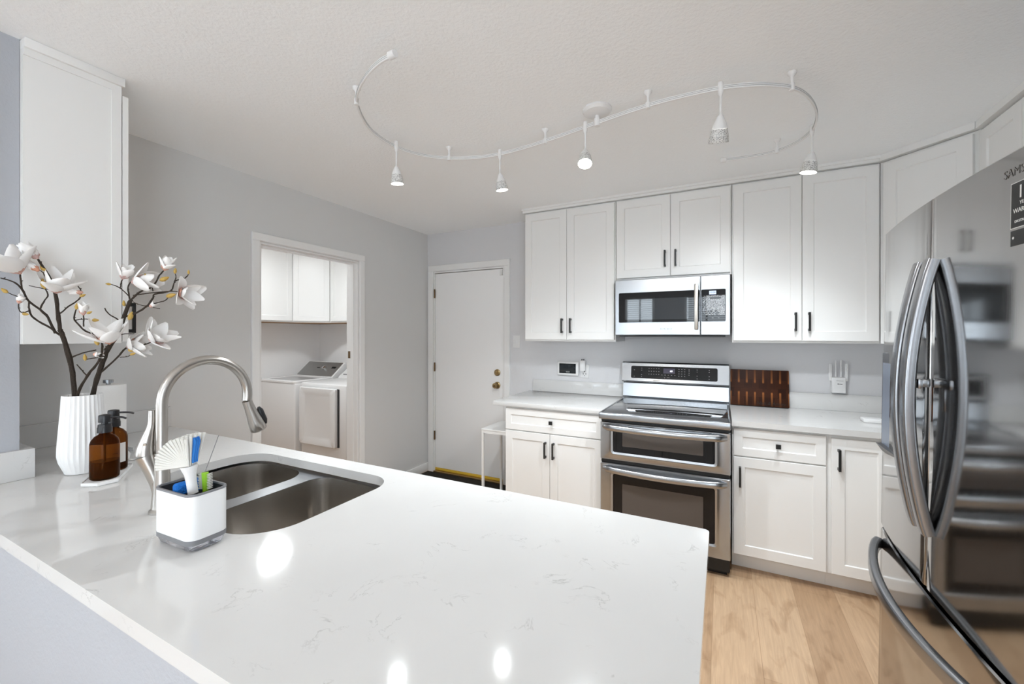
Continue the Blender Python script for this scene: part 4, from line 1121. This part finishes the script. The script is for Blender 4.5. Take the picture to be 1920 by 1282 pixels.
# cutting board leaning on the splash
BX0, BX1 = .051, .409
cb = thing('cutting_board', 'dark end-grain wooden cutting board leaning on the wall beside the range', 'cutting board', ((BX0+BX1)/2, 3.385, ZT+.003), rot=(-.135, 0, 0))
cb.rotation_euler = (-.135, 0, 0)
MB().box(-.178, .178, -.016, .016, 0.0, .254, .004).build('board', BOARD, cb, local=True)
c = bpy.data.curves.new('t', 'FONT'); c.body = 'Nick & Ansley'; c.size = .030; c.shear = .25; c.extrude = .0002; c.align_x = 'CENTER'; c.align_y = 'CENTER'
tt = bpy.data.objects.new('t', c); COL.objects.link(tt)
me = bpy.data.meshes.new_from_object(tt.evaluated_get(bpy.context.evaluated_depsgraph_get())); bpy.data.objects.remove(tt)
me.transform(Matrix.Translation((.070, -.0163, .022)) @ Matrix.Rotation(PI/2, 4, 'X')); me.materials.clear(); me.materials.append(ENGRAVE)
o = bpy.data.objects.new('engraving', me); COL.objects.link(o); o.parent = cb
# charging pad at the fridge end
pd = thing('charging_pad', 'small flat white pad with a cable stub at the fridge end of the worktop', 'pad', (.80, 3.08, ZT))
MB().box(.725, .820, 3.04, 3.12, ZT+.0006, ZT+.022, .004).build('pad', PLAST, pd)
MB().tube([(.805, 3.0385, ZT+.008), (.83, 3.0, ZT+.006), (.84, 2.97, ZT+.005)], .004, 8).build('cable', PLAST, pd)

# ------------------------------------------------------------------ slim side table and mat by the door
st = thing('side_table', 'slim white metal side table between the entry door and the base cabinet', 'table', (-1.62, 3.06, 0))
MB().box(-1.752, -1.4715, 2.90, 3.235, .628, .642, .002).build('tabletop', WHITE, st)
MB().box(-1.750, -1.473, 2.902, 3.233, .608, .6275).build('apron', WHITE, st, smooth=False)
for (x, y) in ((-1.740, 2.912), (-1.740, 3.223), (-1.484, 2.912), (-1.484, 3.223)):
    MB().box(x-.009, x+.009, y-.009, y+.009, .0135, .6078).build('leg', WHITE, st, smooth=False)
MB().box(-1.749, -1.731, 2.9215, 3.2135, .016, .034).box(-1.493, -1.475, 2.9215, 3.2135, .016, .034).build('stretcher', WHITE, st, smooth=False)
mt = MB().box(-2.690, -1.478, 2.82, 3.40, .0006, .013, .004)
tag(mt.build('door_mat', MATM), 'dark brown coir door mat on the floor in front of the white entry door', 'mat')

# ------------------------------------------------------------------ laundry
def lcab(label, T, u0, u1, doors, bx):
    t = thing('laundry_cabinet', label, 'cabinet', bx[6])
    MB().box(*bx[:6]).build('body', CABW, t, smooth=False)
    for a, c_ in doors: MB().shaker(T, a, c_, 1.562, 2.385, .055).build('door', CABW, t, smooth=False)
    MB().box(bx[0]+.001, bx[1]-.001, bx[2]+.001, bx[3]-.001, 1.541, 1.5455).build('underside', RAWW, t, smooth=False)
    return t
CZ0, CZ1 = 1.546, 2.41
lcab('white laundry wall cabinet on the far wall, left of the corner cabinet', Txx(LXF+.32), 2.2, 3.10, [(2.22, 2.655), (2.665, 3.10)], (LXF+.001, LXF+.32, 2.2, 3.109, CZ0, CZ1, (LXF+.16, 2.65, CZ0)))
lcab('white laundry wall cabinet above the dryer, right of the corner cabinet', Ty(LYB-.32), -4.11, -3.0, [(-4.105, -3.72), (-3.71, -3.32)], (-4.119, -2.95, LYB-.32, LYB-.001, CZ0, CZ1, (-3.6, LYB-.16, CZ0)))
t = thing('laundry_cabinet', 'white diagonal laundry corner wall cabinet above the washer', 'cabinet', (LXF+.3, LYB-.3, CZ0))
a0 = Vector((LXF+.32, LYB-.61, 0)); a1_ = Vector((LXF+.61, LYB-.32, 0)); ld_ = (a1_-a0).normalized(); ln_ = Vector((ld_.y, -ld_.x, 0))
pol = [(LXF+.001, LYB-.61), (a0.x, a0.y), (a1_.x, a1_.y), (LXF+.61, LYB-.001), (LXF+.001, LYB-.001)]
MB().prism(pol, CZ0, CZ1).build('body', CABW, t, smooth=False)
MB().prism(pol, CZ0-.005, CZ0-.0005).build('underside', RAWW, t, smooth=False)
MB().shaker(lambda u, wv, z: tuple(a0+ld_*u+ln_*wv+Vector((0, 0, z))), .012, (a1_-a0).length-.012, 1.562, 2.385, .055).build('door', CABW, t, smooth=False)

wx0, wx1, wy0, wy1 = -4.72, -4.045, 2.885, 3.60
wa = thing('washer', 'white top-loading washing machine in the laundry corner', 'washer', ((wx0+wx1)/2, 3.25, 0))
MB().box(wx0, wx1, wy0, wy1, .012, .885, .014, 3).build('body', APPL, wa)
MB().box(wx0+.02, wx1-.02, wy0+.02, wy1-.02, .0005, .0115).build('feet', DGREY, wa, smooth=False)
lid = MB().loft([[(*p, .8855) for p in rrect(wx0+.004, wx1-.004, wy0-.004, 3.36, .03)], [(*p, .903) for p in rrect(wx0+.004, wx1-.004, wy0-.004, 3.36, .03)], [(*p, .909) for p in rrect(wx0+.012, wx1-.012, wy0+.004, 3.352, .03)],
     [(*p, .909) for p in rrect(wx0+.06, wx1-.06, wy0+.05, 3.33, .03)], [(*p, .900) for p in rrect(wx0+.08, wx1-.08, wy0+.07, 3.31, .03)]]).build('lid', APPL, wa, ang=40)
MB().prism(rrect(wx0+.09, wx1-.09, wy0+.08, 3.30, .03), .9003, .9012).build('lid_glass', mat('lid_grey', (.45, .45, .45), .12), lid, smooth=False)
cn = MB().prism([(3.365, .8855), (3.365, .905), (3.56, 1.070), (3.60, 1.070), (3.60, .8855)], wx0+.01, wx1-.01, 'x').build('console', APPL, wa, smooth=False)
Ws = Vector((0, 3.56-3.365, 1.070-.905)).normalized(); Wn = Vector((0, -Ws.z, Ws.y))
def Tw(u, wv, z): return tuple(Vector((u, 3.365, .905))+Ws*z+Wn*wv)
pn = MB().loft([[Tw(p[0], wv, p[1]) for p in rrect(wx0+.03, wx1-.035, .012, .245, .01)] for wv in (.0004, .004)]).build('control_panel', SILVER, cn, smooth=False)
kc = Vector(Tw(-4.30, .004, .13))
MB().tube([kc, kc+Wn*.03, kc+Wn*.033], [.030, .026, .02], 20).build('dial', CHROME, pn)
MB().loft([[Tw(p[0], wv, p[1]) for p in ((-4.20, .14), (-4.13, .14), (-4.13, .17), (-4.20, .17))] for wv in (.0041, .0048)]).loft([[Tw(p[0], wv, p[1]) for p in ((-4.45, .14), (-4.40, .14), (-4.40, .15), (-4.45, .15))] for wv in (.0041, .0048)]).build('display', INKB, pn, smooth=False)

dx0, dx1, dy0, dy1 = -4.010, -3.325, 2.930, 3.64
dy = thing('dryer', 'white front-loading dryer with square door right of the washer', 'dryer', ((dx0+dx1)/2, 3.28, 0))
MB().box(dx0, dx1, dy0, dy1, .012, .900, .016, 3).build('body', APPL, dy)
MB().box(dx0+.02, dx1-.02, dy0+.02, dy1-.02, .0005, .0115).build('feet', DGREY, dy, smooth=False)
MB().box(dx0+.055, dx0+.585, dy0-.009, dy0-.0005, .27, .855).build('hinge_gap_dark', DGREY, dy, smooth=False)  # dark sheet draws the shade in the hinge gap beside the door
T = Ty(dy0-.009)
def ring2(d, wv, r): return [T(p[0], wv, p[1]) for p in rrect(dx0+.025+d, dx0+.565-d, .265+d, .860-d, r, 5)]
MB().loft([ring2(0, 0, .02), ring2(0, .026, .02), ring2(.008, .034, .02), ring2(.055, .034, .03), ring2(.075, .026, .03)]).build('door', APPL, dy, ang=40)
MB().prism([(3.40, .9005), (3.42, .925), (3.58, 1.03), (3.63, 1.03), (3.63, .9005)], dx0+.01, dx1-.01, 'x').build('console', APPL, dy, smooth=False)
MB().box(dx0+.05, dx0+.60, 3.44, 3.448, .930, .945).build('control_strip', INKB, dy, smooth=False)
# laundry lamp and added dining lamp housings
ll = thing('laundry_lamp', 'square white flush ceiling lamp in the laundry room', 'light', (-3.62, 2.36, ZC))
MB().box(-3.80, -3.44, 2.18, 2.54, ZC-.02, ZC-.0005).build('housing', PLAST, ll, smooth=False)
MB().box(-3.74, -3.50, 2.24, 2.48, ZC-.045, ZC-.0205, .006).build('diffuser', LAMPG, ll)
dl = thing('added_dining_lamp', 'square white flush ceiling lamp added in the unseen dining area', 'light', (-.9, -1.5, ZC))
MB().box(-1.15, -.65, -1.75, -1.25, ZC-.02, ZC-.0005).build('housing', PLAST, dl, smooth=False)
MB().box(-1.13, -.67, -1.73, -1.27, ZC-.05, ZC-.0205, .006).build('diffuser', LAMPG, dl)
